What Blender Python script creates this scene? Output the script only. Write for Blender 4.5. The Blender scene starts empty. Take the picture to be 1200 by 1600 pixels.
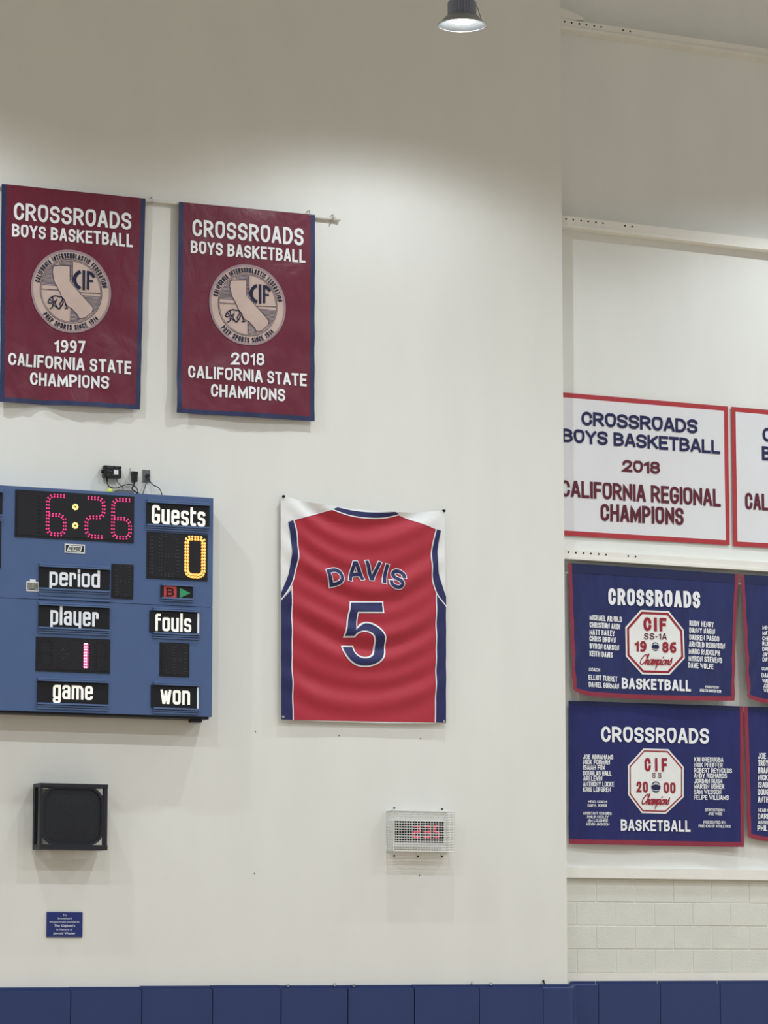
import bpy, math, random
from mathutils import Vector, Matrix, noise
random.seed(4)
SC = bpy.context.scene
COL = SC.collection

# ------------------------------------------------------------------ camera, light, exposure
TH = math.radians(24.3)                    # how far the camera looks along the long wall
F = 5200.0                                 # focal length for a 1200 x 1600 frame
PIT = math.atan(703.0 / F)
CAM = Vector((0.0, -26.25, 2.1))
FW = Vector((math.sin(TH) * math.cos(PIT), math.cos(TH) * math.cos(PIT), math.sin(PIT)))
RT = Vector((math.cos(TH), -math.sin(TH), 0.0))
UP = RT.cross(FW)
cd = bpy.data.cameras.new('camera')
cam = bpy.data.objects.new('camera', cd)
COL.objects.link(cam)
cam.matrix_world = Matrix(((RT.x, UP.x, -FW.x, CAM.x), (RT.y, UP.y, -FW.y, CAM.y), (RT.z, UP.z, -FW.z, CAM.z), (0, 0, 0, 1)))
cd.sensor_fit = 'VERTICAL'
cd.sensor_height = 24.0
cd.lens = F / 1600.0 * 24.0
cd.clip_end = 200.0
SC.camera = cam

SC.view_settings.view_transform = 'Standard'
SC.view_settings.look = 'None'
SC.view_settings.gamma = 1.0
SC.view_settings.use_curve_mapping = False
SC.view_settings.exposure = 0.0

wd = bpy.data.worlds.new('world')
SC.world = wd
wd.use_nodes = True
wd.node_tree.nodes['Background'].inputs[0].default_value = (0.985, 1.02, 1.03, 1)
wd.node_tree.nodes['Background'].inputs[1].default_value = 0.64

LAMP_W = 70.0          # power of each high bay lamp
LAMP_Z = 9.867
LAMP_X = 11.71
LAMP_Y = -1.9
# candela curve of a high bay lamp, degrees from straight down -> relative intensity
CANDELA = [(0, 6.5), (12, 6.5), (22, 6.0), (28, 5.6), (36, 5.0), (43, 4.5), (52, 4.0), (58, 3.4), (62, 2.7), (65.5, 1.7), (69, .75), (72.5, .25), (76, 0)]


def lamp_data():
    ld = bpy.data.lights.new('high_bay_light', 'POINT')
    ld.energy = LAMP_W
    ld.color = (0.90, 0.985, 1.06)
    ld.shadow_soft_size = 0.045
    ld.use_nodes = True
    nt = ld.node_tree
    em = nt.nodes.get('Emission')
    geo = nt.nodes.new('ShaderNodeNewGeometry')
    sep = nt.nodes.new('ShaderNodeSeparateXYZ')
    nt.links.new(geo.outputs['Incoming'], sep.inputs[0])
    neg = nt.nodes.new('ShaderNodeMath')
    neg.operation = 'MULTIPLY'
    neg.inputs[1].default_value = -1.0
    nt.links.new(sep.outputs['Z'], neg.inputs[0])
    ac = nt.nodes.new('ShaderNodeMath')
    ac.operation = 'ARCCOSINE'
    nt.links.new(neg.outputs[0], ac.inputs[0])
    sc = nt.nodes.new('ShaderNodeMath')
    sc.operation = 'DIVIDE'
    sc.inputs[1].default_value = math.pi / 2
    nt.links.new(ac.outputs[0], sc.inputs[0])
    rp = nt.nodes.new('ShaderNodeValToRGB')
    cr = rp.color_ramp
    while len(cr.elements) < len(CANDELA):
        cr.elements.new(0.5)
    for e, (dg, v) in zip(cr.elements, CANDELA):
        e.position = dg / 90.0
    for e, (dg, v) in zip(cr.elements, CANDELA):
        e.position = dg / 90.0
        e.color = (v / 6, v / 6, v / 6, 1)
    nt.links.new(sc.outputs[0], rp.inputs[0])
    mu = nt.nodes.new('ShaderNodeMath')
    mu.operation = 'MULTIPLY'
    mu.inputs[1].default_value = 6.0
    nt.links.new(rp.outputs[0], mu.inputs[0])
    nt.links.new(mu.outputs[0], em.inputs['Strength'])
    return ld


LD = lamp_data()
for j in range(3):
    for k in range(-3, 5):
        lo = bpy.data.objects.new('high_bay_light', LD)
        lo.location = (LAMP_X + 5.0 * k, LAMP_Y - 3.6 * j, LAMP_Z)
        COL.objects.link(lo)


# ------------------------------------------------------------------ helpers
def lin(c):
    c /= 255.0
    return c / 12.92 if c <= 0.04045 else ((c + 0.055) / 1.055) ** 2.4


def mat(name, rgb, rough=0.6, metal=0.0, bump=0.0, bscale=40.0, var=0.0, vscale=6.0, stretch=(1, 1, 1), emit=0.0, spec=0.3, sheen=0.0, bdist=0.01):
    m = bpy.data.materials.new(name)
    m.use_nodes = True
    nt = m.node_tree
    b = nt.nodes['Principled BSDF']
    col = tuple(lin(c) for c in rgb) + (1,)
    b.inputs['Base Color'].default_value = col
    b.inputs['Roughness'].default_value = rough
    b.inputs['Metallic'].default_value = metal
    b.inputs['Specular IOR Level'].default_value = spec
    if sheen:
        b.inputs['Sheen Weight'].default_value = sheen
    if emit:
        b.inputs['Emission Color'].default_value = col
        b.inputs['Emission Strength'].default_value = emit
    if bump or var:
        tc = nt.nodes.new('ShaderNodeTexCoord')
        mp = nt.nodes.new('ShaderNodeMapping')
        mp.inputs['Scale'].default_value = stretch
        nt.links.new(tc.outputs['Object'], mp.inputs[0])
    if bump:
        nz = nt.nodes.new('ShaderNodeTexNoise')
        nz.inputs['Scale'].default_value = bscale
        nz.inputs['Detail'].default_value = 4
        nt.links.new(mp.outputs[0], nz.inputs['Vector'])
        bp = nt.nodes.new('ShaderNodeBump')
        bp.inputs['Strength'].default_value = bump
        bp.inputs['Distance'].default_value = bdist
        nz.inputs['Distortion'].default_value = 0.6 if bdist > .01 else 0.0
        nt.links.new(nz.outputs[0], bp.inputs['Height'])
        nt.links.new(bp.outputs[0], b.inputs['Normal'])
    if var:
        n2 = nt.nodes.new('ShaderNodeTexNoise')
        n2.inputs['Scale'].default_value = vscale
        n2.inputs['Detail'].default_value = 5
        nt.links.new(mp.outputs[0], n2.inputs['Vector'])
        rp = nt.nodes.new('ShaderNodeValToRGB')
        rp.color_ramp.elements[0].position = 0.3
        rp.color_ramp.elements[1].position = 0.7
        rp.color_ramp.elements[0].color = tuple(x * (1 - var) for x in col[:3]) + (1,)
        rp.color_ramp.elements[1].color = tuple(min(1, x * (1 + var)) for x in col[:3]) + (1,)
        nt.links.new(n2.outputs[0], rp.inputs[0])
        nt.links.new(rp.outputs[0], b.inputs['Base Color'])
    return m


M = {}
M['wall'] = mat('wall_paint', (226, 225, 218), 0.75, bump=0.05, bscale=14, var=0.018, vscale=3.0, stretch=(1, 1, .35))
M['wall_panel'] = mat('wall_panel_paint', (226, 226, 220), 0.75, bump=0.05, bscale=10, var=0.02, vscale=3.0, stretch=(1, 1, .3))
M['block'] = mat('block_paint', (216, 216, 206), 0.8, bump=0.3, bscale=60, var=0.03, vscale=5)
M['joint'] = mat('block_joint', (232, 232, 224), 0.85)
M['beam'] = mat('beam_paint', (232, 229, 220), 0.6, bump=0.05, bscale=30, var=0.03, vscale=4)
M['hole'] = mat('bolt_hole_black', (22, 22, 22), 0.9)
M['floor'] = mat('maple_floor', (180, 160, 135), 0.35, var=0.12, vscale=3, stretch=(1, 9, 1))
M['ceil'] = mat('ceiling_paint', (212, 208, 198), 0.8)
M['maroon'] = mat('maroon_satin', (104, 24, 47), 0.42, bump=0.55, bscale=4.5, bdist=0.03, stretch=(1, 1, .8), var=0.05, vscale=8, spec=0.35, sheen=0.25)
M['banner_navy'] = mat('navy_hem_satin', (36, 45, 84), 0.5, bump=0.1, bscale=25, spec=0.35, sheen=0.2)
M['white_twill'] = mat('white_twill', (238, 238, 240), 0.7)
M['tan_twill'] = mat('seal_tan_twill', (200, 176, 166), 0.7, var=0.04, vscale=8)
M['seal_edge'] = mat('seal_mauve_stitch', (158, 136, 142), 0.7)
M['seal_ink'] = mat('seal_navy_ink', (28, 34, 62), 0.7)
M['hatch_ink'] = mat('seal_hatch_ink', (92, 92, 112), 0.7)
M['red_jersey'] = mat('red_jersey_polyester', (172, 40, 57), 0.55, bump=0.05, bscale=40, var=0.02, vscale=5, spec=0.3, sheen=0.2)
M['jersey_navy'] = mat('jersey_navy_print', (36, 38, 88), 0.55, spec=0.3, sheen=0.1)
M['white_cloth'] = mat('white_banner_cloth', (230, 230, 228), 0.65, bump=0.05, bscale=20, var=0.02, vscale=4, sheen=0.1)
M['vinyl_white'] = mat('white_vinyl_sheet', (221, 220, 222), 0.5, var=0.015, vscale=3)
M['vinyl_red'] = mat('red_vinyl_border', (172, 54, 60), 0.5, bump=0.08, bscale=12, var=0.05, vscale=4)
M['ink_navy'] = mat('navy_ink', (30, 30, 76), 0.6)
M['ink_maroon'] = mat('maroon_ink', (92, 28, 44), 0.6)
M['navy_felt'] = mat('navy_cotton', (33, 41, 92), 0.6, bump=0.4, bscale=4, bdist=0.03, stretch=(1.6, 1, .6), var=0.16, vscale=5, spec=0.2, sheen=0.2)
M['navy_felt_b'] = mat('royal_navy_cotton', (31, 36, 95), 0.6, bump=0.25, bscale=4, bdist=0.03, stretch=(1.6, 1, .5), var=0.10, vscale=5, spec=0.2, sheen=0.2)
M['navy_hem'] = mat('shaded_navy_sleeve', (30, 36, 76), 0.65, spec=0.2, sheen=0.2)  # sleeve cloth, its navy darkened to include the shadow across the banner top
M['crimson_hem'] = mat('crimson_hem_cloth', (138, 38, 60), 0.6, bump=0.08, bscale=20, sheen=0.2)
M['patch_white'] = mat('white_patch_felt', (232, 232, 228), 0.7, bump=0.25, bscale=16, var=0.02, vscale=6)
M['patch_red'] = mat('maroon_patch_felt', (150, 34, 50), 0.7)
M['board_blue'] = mat('scoreboard_blue_enamel', (77, 98, 138), 0.42, bump=0.06, bscale=60, var=0.03, vscale=5, spec=0.3)
M['rail_blue'] = mat('scoreboard_blue_rail', (84, 106, 146), 0.35, spec=0.4)
M['face_black'] = mat('display_black', (36, 36, 40), 0.55, bump=0.25, bscale=120, spec=0.2)
M['plate_black'] = mat('plate_black', (30, 30, 34), 0.5, spec=0.2)
M['bezel'] = mat('display_bezel', (26, 26, 30), 0.45)
M['led_pink'] = mat('led_pink_lit', (238, 56, 128), 0.4, emit=0.7)
M['led_white'] = mat('led_white_lit', (255, 208, 222), 0.4, emit=0.8)
M['led_amber'] = mat('led_amber_lit', (255, 214, 120), 0.4, emit=1.3)
M['led_orange'] = mat('led_orange_lit', (255, 150, 60), 0.4, emit=1.2)
M['led_red'] = mat('led_red_lit', (232, 66, 92), 0.4, emit=0.55)
M['led_off'] = mat('led_unlit', (86, 86, 88), 0.3)
M['sign_white'] = mat('backlit_white_lettering', (255, 250, 238), 0.5, emit=0.28)
M['sign_plain'] = mat('white_lettering', (238, 240, 246), 0.5)
M['tile_red'] = mat('red_indicator_tile', (186, 66, 70), 0.5)
M['tile_green'] = mat('green_indicator_arrow', (62, 148, 104), 0.5)
M['black_metal'] = mat('black_powder_coat', (34, 35, 42), 0.45, spec=0.35, bump=0.05, bscale=60)
M['mesh_black'] = mat('speaker_grille_black', (30, 31, 36), 0.6, bump=0.4, bscale=150)
M['black_plastic'] = mat('black_plastic', (26, 26, 28), 0.4)
M['grey_plate'] = mat('grey_cover_plate', (104, 104, 106), 0.4, metal=0.2)
M['plaque_blue'] = mat('plaque_blue', (40, 52, 114), 0.4, bump=0.02)
M['white_plastic'] = mat('white_plastic', (226, 226, 224), 0.45)
M['white_wire'] = mat('white_wire_coat', (226, 227, 224), 0.4)
M['alu'] = mat('aluminium', (196, 196, 196), 0.35, metal=0.9)
M['steel'] = mat('galvanised_steel', (176, 176, 172), 0.4, metal=0.7)
M['fin_grey'] = mat('lamp_heat_sink', (150, 154, 166), 0.45, metal=0.25)
M['reflector'] = mat('lamp_reflector', (150, 156, 160), 0.35, metal=0.4)
M['lamp_lit'] = mat('lamp_lens_lit', (255, 255, 255), 0.4, emit=20.0)
M['pad'] = mat('wall_mat_vinyl', (46, 60, 104), 0.5, bump=0.12, bscale=22, var=0.04, vscale=3, spec=0.3)
M['pad_edge'] = mat('wall_mat_flange', (46, 60, 104), 0.55)
M['rod'] = mat('white_rod', (214, 212, 204), 0.45)
M['lime'] = mat('tennis_felt', (206, 226, 96), 0.9, bump=0.3, bscale=80)


class Plane:
    """A vertical wall face: a metres along it, z up, off metres out from it."""

    def __init__(self, p0, d):
        self.p0 = Vector(p0)
        self.d = Vector(d).normalized()
        self.n = Vector((self.d.y, -self.d.x, 0.0))

    def P(self, a, z, off=0.0):
        p = self.p0 + self.d * a + self.n * off
        return Vector((p.x, p.y, z))

    def az(self, u, v, off=0.0):
        r = FW * F + RT * (u - 600.0) - UP * (v - 800.0)
        q = self.p0 + self.n * off - CAM
        t = q.dot(self.n) / r.dot(self.n)
        p = CAM + r * t
        return (p - self.p0).dot(self.d), p.z

    def rect(self, quad, off=0.0):
        c = [self.az(u, v, off) for u, v in quad]          # TL TR BR BL
        return ((c[0][0] + c[3][0]) / 2, (c[1][0] + c[2][0]) / 2, (c[2][1] + c[3][1]) / 2, (c[0][1] + c[1][1]) / 2)


CORNER_X = 13.62
RECESS = 0.22
WL = Plane((0, 0, 0), (1, 0, 0))
WR = Plane((CORNER_X, RECESS, 0), (math.cos(math.radians(2.7)), math.sin(math.radians(2.7)), 0))


class MB:
    def __init__(self):
        self.v = []
        self.f = []

    def add(self, vs, fs):
        n = len(self.v)
        self.v += [Vector(p) for p in vs]
        self.f += [tuple(i + n for i in q) for q in fs]

    def hexa(self, c):
        """c: 8 corners, bottom four then top four, same order."""
        self.add(c, [(0, 3, 2, 1), (4, 5, 6, 7), (0, 1, 5, 4), (1, 2, 6, 5), (2, 3, 7, 6), (3, 0, 4, 7)])

    def box(self, pl, a0, a1, z0, z1, o0, o1):
        self.hexa([pl.P(a0, z0, o0), pl.P(a1, z0, o0), pl.P(a1, z0, o1), pl.P(a0, z0, o1),
                   pl.P(a0, z1, o0), pl.P(a1, z1, o0), pl.P(a1, z1, o1), pl.P(a0, z1, o1)])

    def tube(self, pts, r, n=8, cap=True):
        pts = [Vector(p) for p in pts]
        rings = []
        up = Vector((0.13, 0.21, 1)).normalized()
        for i, p in enumerate(pts):
            t = (pts[min(i + 1, len(pts) - 1)] - pts[max(i - 1, 0)]).normalized()
            s = t.cross(up)
            if s.length < 1e-4:
                s = t.cross(Vector((1, 0, 0)))
            s.normalize()
            w = s.cross(t)
            rr = r[i] if isinstance(r, (list, tuple)) else r
            rings.append([p + s * (rr * math.cos(2 * math.pi * k / n)) + w * (rr * math.sin(2 * math.pi * k / n)) for k in range(n)])
        vs = [q for ring in rings for q in ring]
        fs = []
        for i in range(len(pts) - 1):
            for k in range(n):
                a, b = i * n + k, i * n + (k + 1) % n
                fs.append((a, b, b + n, a + n))
        if cap:
            fs.append(tuple(range(n - 1, -1, -1)))
            fs.append(tuple((len(pts) - 1) * n + k for k in range(n)))
        self.add(vs, fs)

    def lathe(self, c, prof, n=32, fins=None):
        """prof: (radius, z) list around a vertical axis through c."""
        c = Vector(c)
        vs, fs = [], []
        for r, z in prof:
            for k in range(n):
                rr = r
                if fins and r > fins and k % 2:
                    rr = r * 0.86
                an = 2 * math.pi * k / n
                vs.append(c + Vector((rr * math.cos(an), rr * math.sin(an), z)))
        for i in range(len(prof) - 1):
            for k in range(n):
                a, b = i * n + k, i * n + (k + 1) % n
                fs.append((a, b, b + n, a + n))
        self.add(vs, fs)

    def build(self, name, m, parent=None, smooth=False, bevel=0.0, solid=0.0, seg=2):
        root = parent
        off = Vector((0, 0, 0))
        while root is not None:
            off += root.location
            root = root.parent
        me = bpy.data.meshes.new(name)
        me.from_pydata([p - off for p in self.v], [], self.f)
        me.materials.append(m)
        if smooth:
            me.polygons.foreach_set('use_smooth', [True] * len(me.polygons))
        me.update()
        o = bpy.data.objects.new(name, me)
        COL.objects.link(o)
        if parent is not None:
            o.parent = parent
        if solid:
            s = o.modifiers.new('thickness', 'SOLIDIFY')
            s.thickness = solid
            s.offset = -1
        e = o.modifiers.new('hard_rim', 'EDGE_SPLIT')
        e.split_angle = math.radians(50)
        if bevel:
            b = o.modifiers.new('bevel', 'BEVEL')
            b.width = bevel
            b.segments = seg
            b.limit_method = 'ANGLE'
            b.angle_limit = math.radians(40)
        return o


def tag(o, label=None, cat=None, group=None, kind=None):
    if label:
        o['label'] = label
    if cat:
        o['category'] = cat
    if group:
        o['group'] = group
    if kind:
        o['kind'] = kind
    return o


def thing(name, loc, label, cat, group=None):
    o = bpy.data.objects.new(name, None)
    o.empty_display_size = 0.1
    o.location = loc
    COL.objects.link(o)
    return tag(o, label, cat, group)


def boxpart(name, pl, a0, a1, z0, z1, o0, o1, m, parent, bevel=0.0):
    b = MB()
    b.box(pl, a0, a1, z0, z1, o0, o1)
    return b.build(name, m, parent, bevel=bevel)


def catmull(pts, n=6, closed=False):
    pts = [tuple(p) for p in pts]
    L = len(pts)
    out = []
    rng = L if closed else L - 1
    for i in range(rng):
        if closed:
            p0, p1, p2, p3 = (pts[(i + k - 1) % L] for k in range(4))
        else:
            p0, p1, p2, p3 = pts[max(i - 1, 0)], pts[i], pts[i + 1], pts[min(i + 2, L - 1)]
        for k in range(n):
            t = k / n
            out.append(tuple(0.5 * (2 * b + (c - a) * t + (2 * a - 5 * b + 4 * c - d) * t * t + (3 * b - a - 3 * c + d) * t ** 3)
                             for a, b, c, d in zip(p0, p1, p2, p3)))
    if not closed:
        out.append(pts[-1])
    return out


# ------------------------------------------------------------------ stroke lettering
S3 = 1
FONT = {
    'A': (1.0, [[(0, 0), (.43, 1), (.57, 1), (1, 0)], [(.16, .28), (.84, .28)]]),
    'B': (.95, [[(0, 0), (0, 1), (.94, 1, 1), (.94, .53, 1), (0, .53)], [(.3, .53), (1, .53, 1), (1, 0, 1), (0, 0)]]),
    'C': (.95, [[(1, .70), (1, 1, 1), (0, 1, 1), (0, 0, 1), (1, 0, 1), (1, .30)]]),
    'D': (1.0, [[(0, 0), (0, 1), (1, 1, 1), (1, 0, 1), (0, 0)]]),
    'E': (.82, [[(1, 1), (0, 1), (0, 0), (1, 0)], [(0, .52), (.86, .52)]]),
    'F': (.8, [[(1, 1), (0, 1), (0, 0)], [(0, .5), (.86, .5)]]),
    'G': (1.0, [[(1, .78), (1, 1, 1), (0, 1, 1), (0, 0, 1), (1, 0, 1), (1, .46), (.58, .46)]]),
    'H': (1.0, [[(0, 0), (0, 1)], [(1, 0), (1, 1)], [(0, .52), (1, .52)]]),
    'I': (0.0, [[(0, 0), (0, 1)]]),
    'J': (.75, [[(1, 1), (1, 0, 1), (0, 0, 1), (0, .28)]]),
    'K': (1.0, [[(0, 0), (0, 1)], [(1, 1), (.02, .40)], [(.34, .58), (1, 0)]]),
    'L': (.78, [[(0, 1), (0, 0), (1, 0)]]),
    'M': (1.3, [[(0, 0), (0, 1), (.5, .18), (1, 1), (1, 0)]]),
    'N': (1.0, [[(0, 0), (0, 1), (1, 0), (1, 1)]]),
    'O': (1.0, [[(.5, 1), (0, 1, 1), (0, 0, 1), (1, 0, 1), (1, 1, 1), (.5, 1)]]),
    'P': (.95, [[(0, 0), (0, 1), (1, 1, 1), (1, .44, 1), (0, .44)]]),
    'R': (1.0, [[(0, 0), (0, 1), (.97, 1, 1), (.97, .47, 1), (0, .47)], [(.5, .47), (1, 0)]]),
    'S': (.95, [[(1, .80), (1, 1, 1), (0, 1, 1), (0, .52, 1), (1, .52, 1), (1, 0, 1), (0, 0, 1), (0, .20)]]),
    'T': (.9, [[(0, 1), (1, 1)], [(.5, 1), (.5, 0)]]),
    'U': (1.0, [[(0, 1), (0, 0, 1), (1, 0, 1), (1, 1)]]),
    'V': (1.0, [[(0, 1), (.45, 0), (.55, 0), (1, 1)]]),
    'W': (1.5, [[(0, 1), (.25, 0), (.5, .85), (.75, 0), (1, 1)]]),
    'X': (1.0, [[(0, 0), (1, 1)], [(0, 1), (1, 0)]]),
    'Y': (1.0, [[(0, 1), (.5, .46), (1, 1)], [(.5, .5), (.5, 0)]]),
    'Z': (.9, [[(0, 1), (1, 1), (0, 0), (1, 0)]]),
    '0': (.9, [[(.5, 1), (0, 1, 1), (0, 0, 1), (1, 0, 1), (1, 1, 1), (.5, 1)]]),
    '1': (.4, [[(0, .76), (1, 1), (1, 0)]]),
    '2': (.9, [[(0, .72), (0, 1, 1), (1, 1, 1), (1, .58, 1), (0, 0), (1, 0)]]),
    '3': (.9, [[(0, .76), (0, 1, 1), (1, 1, 1), (1, .53, 1), (.4, .53)], [(.4, .53), (1, .53, 1), (1, 0, 1), (0, 0, 1), (0, .24)]]),
    '4': (1.0, [[(.75, 0), (.75, 1), (0, .3), (1, .3)]]),
    '5': (.9, [[(1, 1), (.1, 1), (0, .5), (.5, .62, 1), (1, .62, 1), (1, 0, 1), (0, 0, 1), (0, .25)]]),
    '6': (.9, [[(.94, 1), (0, 1, 1), (0, 0, 1), (1, 0, 1), (1, .57, 1), (.12, .57, 1), (0, .40)]]),
    '7': (.85, [[(0, 1), (1, 1), (.35, 0)]]),
    '8': (.9, [[(.5, 1), (.04, 1, 1), (.04, .53, 1), (.96, .53, 1), (.96, 1, 1), (.5, 1)], [(.5, .53), (0, .53, 1), (0, 0, 1), (1, 0, 1), (1, .53, 1), (.5, .53)]]),
    '9': (.9, [[(.06, 0), (1, 0, 1), (1, 1, 1), (0, 1, 1), (0, .43, 1), (.88, .43, 1), (1, .60)]]),
    '-': (.35, [[(0, .42), (1, .42)]]),
    ':': (0.0, [[(0, .12), (0, .14)], [(0, .62), (0, .64)]]),
}
LOWER = {
    'G': (1.0, [[(1, .86), (1, 1, 1), (0, 1, 1), (0, 0, 1), (1, 0, 1), (1, .44), (.55, .44)]]),
    'u': (1.0, [[(0, .76), (0, 0, 1), (1, 0)], [(1, .76), (1, 0)]]),
    'e': (1.0, [[(1, .10), (1, 0, 1), (0, 0, 1), (0, .76, 1), (1, .76, 1), (1, .41), (0, .41)]]),
    's': (.95, [[(1, .67), (1, .76, 1), (0, .76, 1), (0, .40, 1), (1, .36, 1), (1, 0, 1), (0, 0, 1), (0, .09)]]),
    't': (.55, [[(0, 1), (0, 0, 1), (1, 0)], [(0, .76), (1, .76)]]),
    'p': (1.0, [[(0, -.24), (0, .76), (1, .76, 1), (1, 0, 1), (0, 0)]]),
    'r': (.72, [[(0, 0), (0, .76), (1, .76, 1), (1, .5)]]),
    'i': (0.0, [[(0, 0), (0, .70)], [(0, .95), (0, 1)]]),
    'o': (1.0, [[(.5, .76), (0, .76, 1), (0, 0, 1), (1, 0, 1), (1, .76, 1), (.5, .76)]]),
    'd': (1.0, [[(1, 1), (1, 0), (0, 0, 1), (0, .76, 1), (1, .76)]]),
    'l': (0.0, [[(0, 1.08), (0, 0)]]),
    'a': (1.0, [[(0, .66), (0, .76, 1), (1, .76, 1), (1, 0)], [(1, .42), (0, .42, 1), (0, 0, 1), (1, 0)]]),
    'y': (1.0, [[(0, .76), (0, 0, 1), (1, 0)], [(1, .76), (1, -.24)]]),
    'g': (1.0, [[(0, -.14), (0, -.30, 1), (1, -.30, 1), (1, .76), (0, .76, 1), (0, 0, 1), (1, 0)]]),
    'm': (1.75, [[(0, 0), (0, .76), (1, .76, 1), (1, 0)], [(.5, .76), (.5, 0)]]),
    'n': (1.0, [[(0, 0), (0, .76), (1, .76, 1), (1, 0)]]),
    'w': (1.55, [[(0, .76), (.21, 0), (.29, 0), (.5, .70)], [(.5, .70), (.71, 0), (.79, 0), (1, .76)]]),
    'f': (.6, [[(1, 1), (0, 1, 1), (0, 0)], [(0, .70), (1, .70)]]),
}


def soften(pts, kr, n=5, sq=1.0):
    """Polyline with (x, y, 1) corners rounded to quarter ellipses; kr = height of the rounding over its width."""
    out = []
    L = len(pts)
    for i, p in enumerate(pts):
        if len(p) == 2 or i in (0, L - 1):
            out.append(Vector(p[:2]))
            continue
        B = Vector(p[:2])
        A = Vector(pts[i - 1][:2])
        C = Vector(pts[i + 1][:2])
        la, lc = (A - B).length, (C - B).length
        fa = .5 if (len(pts[i - 1]) == 3) else 1.0
        fc = .5 if (len(pts[i + 1]) == 3) else 1.0
        ah = abs((A - B).x) > abs((A - B).y)
        ch = abs((C - B).x) > abs((C - B).y)
        fa = min(fa, .62) * sq if ah else fa
        fc = min(fc, .62) * sq if ch else fc
        da, dc = la * fa, lc * fc
        if ah and not ch:
            dc = min(dc, da * kr)
            da = min(da, dc * 2.2)
        elif ch and not ah:
            da = min(da, dc * kr)
            dc = min(dc, da * 2.2)
        ua, uc = (A - B).normalized() * da, (C - B).normalized() * dc
        for k in range(n + 1):
            f = math.pi / 2 * k / n
            out.append(B + ua * (1 - math.sin(f)) + uc * (1 - math.cos(f)))
    q = [out[0]]
    for p in out[1:]:
        if (p - q[-1]).length > 1e-5:
            q.append(p)
    return q


def layout(txt, W, H, t, font, kr, gap=.6, space=.5, sq=1.0):
    """Centre lines of TXT set to fill W x H with strokes t wide."""
    n = len(txt)
    fixed, var = 0.0, 0.0
    for i, ch in enumerate(txt):
        if ch == ' ':
            var += space
            fixed += t * .4
        else:
            fixed += t
            var += font[ch][0]
        if i < n - 1:
            fixed += gap * t
    if var > 0:
        cw = (W - fixed) / var
        if cw < .25 * t:
            cw = .25 * t
    else:
        cw = 0
    x = 0.0
    out = []
    for ch in txt:
        if ch == ' ':
            x += space * cw + t * .4 + gap * t
            continue
        wf, strokes = font[ch]
        for s in strokes:
            pts = [((p[0] * wf * cw + t / 2 + x), t / 2 + p[1] * (H - t)) + tuple(p[2:]) for p in s]
            out.append(soften(pts, kr, 5, sq))
        x += wf * cw + t + gap * t
    return out


def densify(pts, step):
    out = [pts[0]]
    for a, b in zip(pts, pts[1:]):
        k = max(1, int(math.ceil((b - a).length / step)))
        for i in range(1, k + 1):
            out.append(a.lerp(b, i / k))
    return out


def ribbon(pts, t, cap=True, ylim=None, step=.05):
    """2D ribbon: list of (left, right) points."""
    pts = [Vector(p) for p in pts]
    closed = len(pts) > 3 and (pts[0] - pts[-1]).length < 1e-5
    if cap and not closed:
        d0 = (pts[0] - pts[1]).normalized()
        d1 = (pts[-1] - pts[-2]).normalized()
        pts = [pts[0] + d0 * t / 2] + pts[1:-1] + [pts[-1] + d1 * t / 2] if len(pts) > 2 else [pts[0] + d0 * t / 2, pts[1] + d1 * t / 2]
    pts = densify(pts, step)
    L = len(pts)
    out = []
    for i in range(L):
        a = pts[i - 1] if i else (pts[-2] if closed else None)
        b = pts[i + 1] if i < L - 1 else (pts[1] if closed else None)
        d1 = (pts[i] - a).normalized() if a is not None else None
        d2 = (b - pts[i]).normalized() if b is not None else None
        if d1 is None:
            d1 = d2
        if d2 is None:
            d2 = d1
        n1, n2 = Vector((-d1.y, d1.x)), Vector((-d2.y, d2.x))
        m = n1 + n2
        if m.length < 1e-4:
            m = n1
        m.normalize()
        k = min(2.6, 1 / max(.2, m.dot(n1)))
        l, r = pts[i] + m * (t / 2 * k), pts[i] - m * (t / 2 * k)
        if ylim:
            l.y = min(max(l.y, ylim[0]), ylim[1])
            r.y = min(max(r.y, ylim[0]), ylim[1])
        out.append((l, r))
    return out


def put_ribbon(mb, rib, f):
    k = max(1, int(math.ceil(max((l - r).length for l, r in rib) / .04)))
    # strokes lie on one another like sewn tape: each a hair further out, rising along its length
    base, n = .00025 * (len(mb.v) % 5), len(rib)
    vs = [f(l.lerp(r, j / k)) + Vector((0, -base - .0006 * i / n, 0)) for i, (l, r) in enumerate(rib) for j in range(k + 1)]
    m = k + 1
    fs = [(m * i + j, m * i + j + 1, m * i + j + 1 + m, m * i + j + m) for i in range(len(rib) - 1) for j in range(k)]
    mb.add(vs, fs)


class Flat:
    """A rigid flat face on a wall plane."""

    def __init__(self, pl, off):
        self.pl, self.off = pl, off

    def az(self, u, v):
        return self.pl.az(u, v, self.off)

    def pos(self, a, z, lift=0.0):
        return self.pl.P(a, z, self.off + lift)


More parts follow.
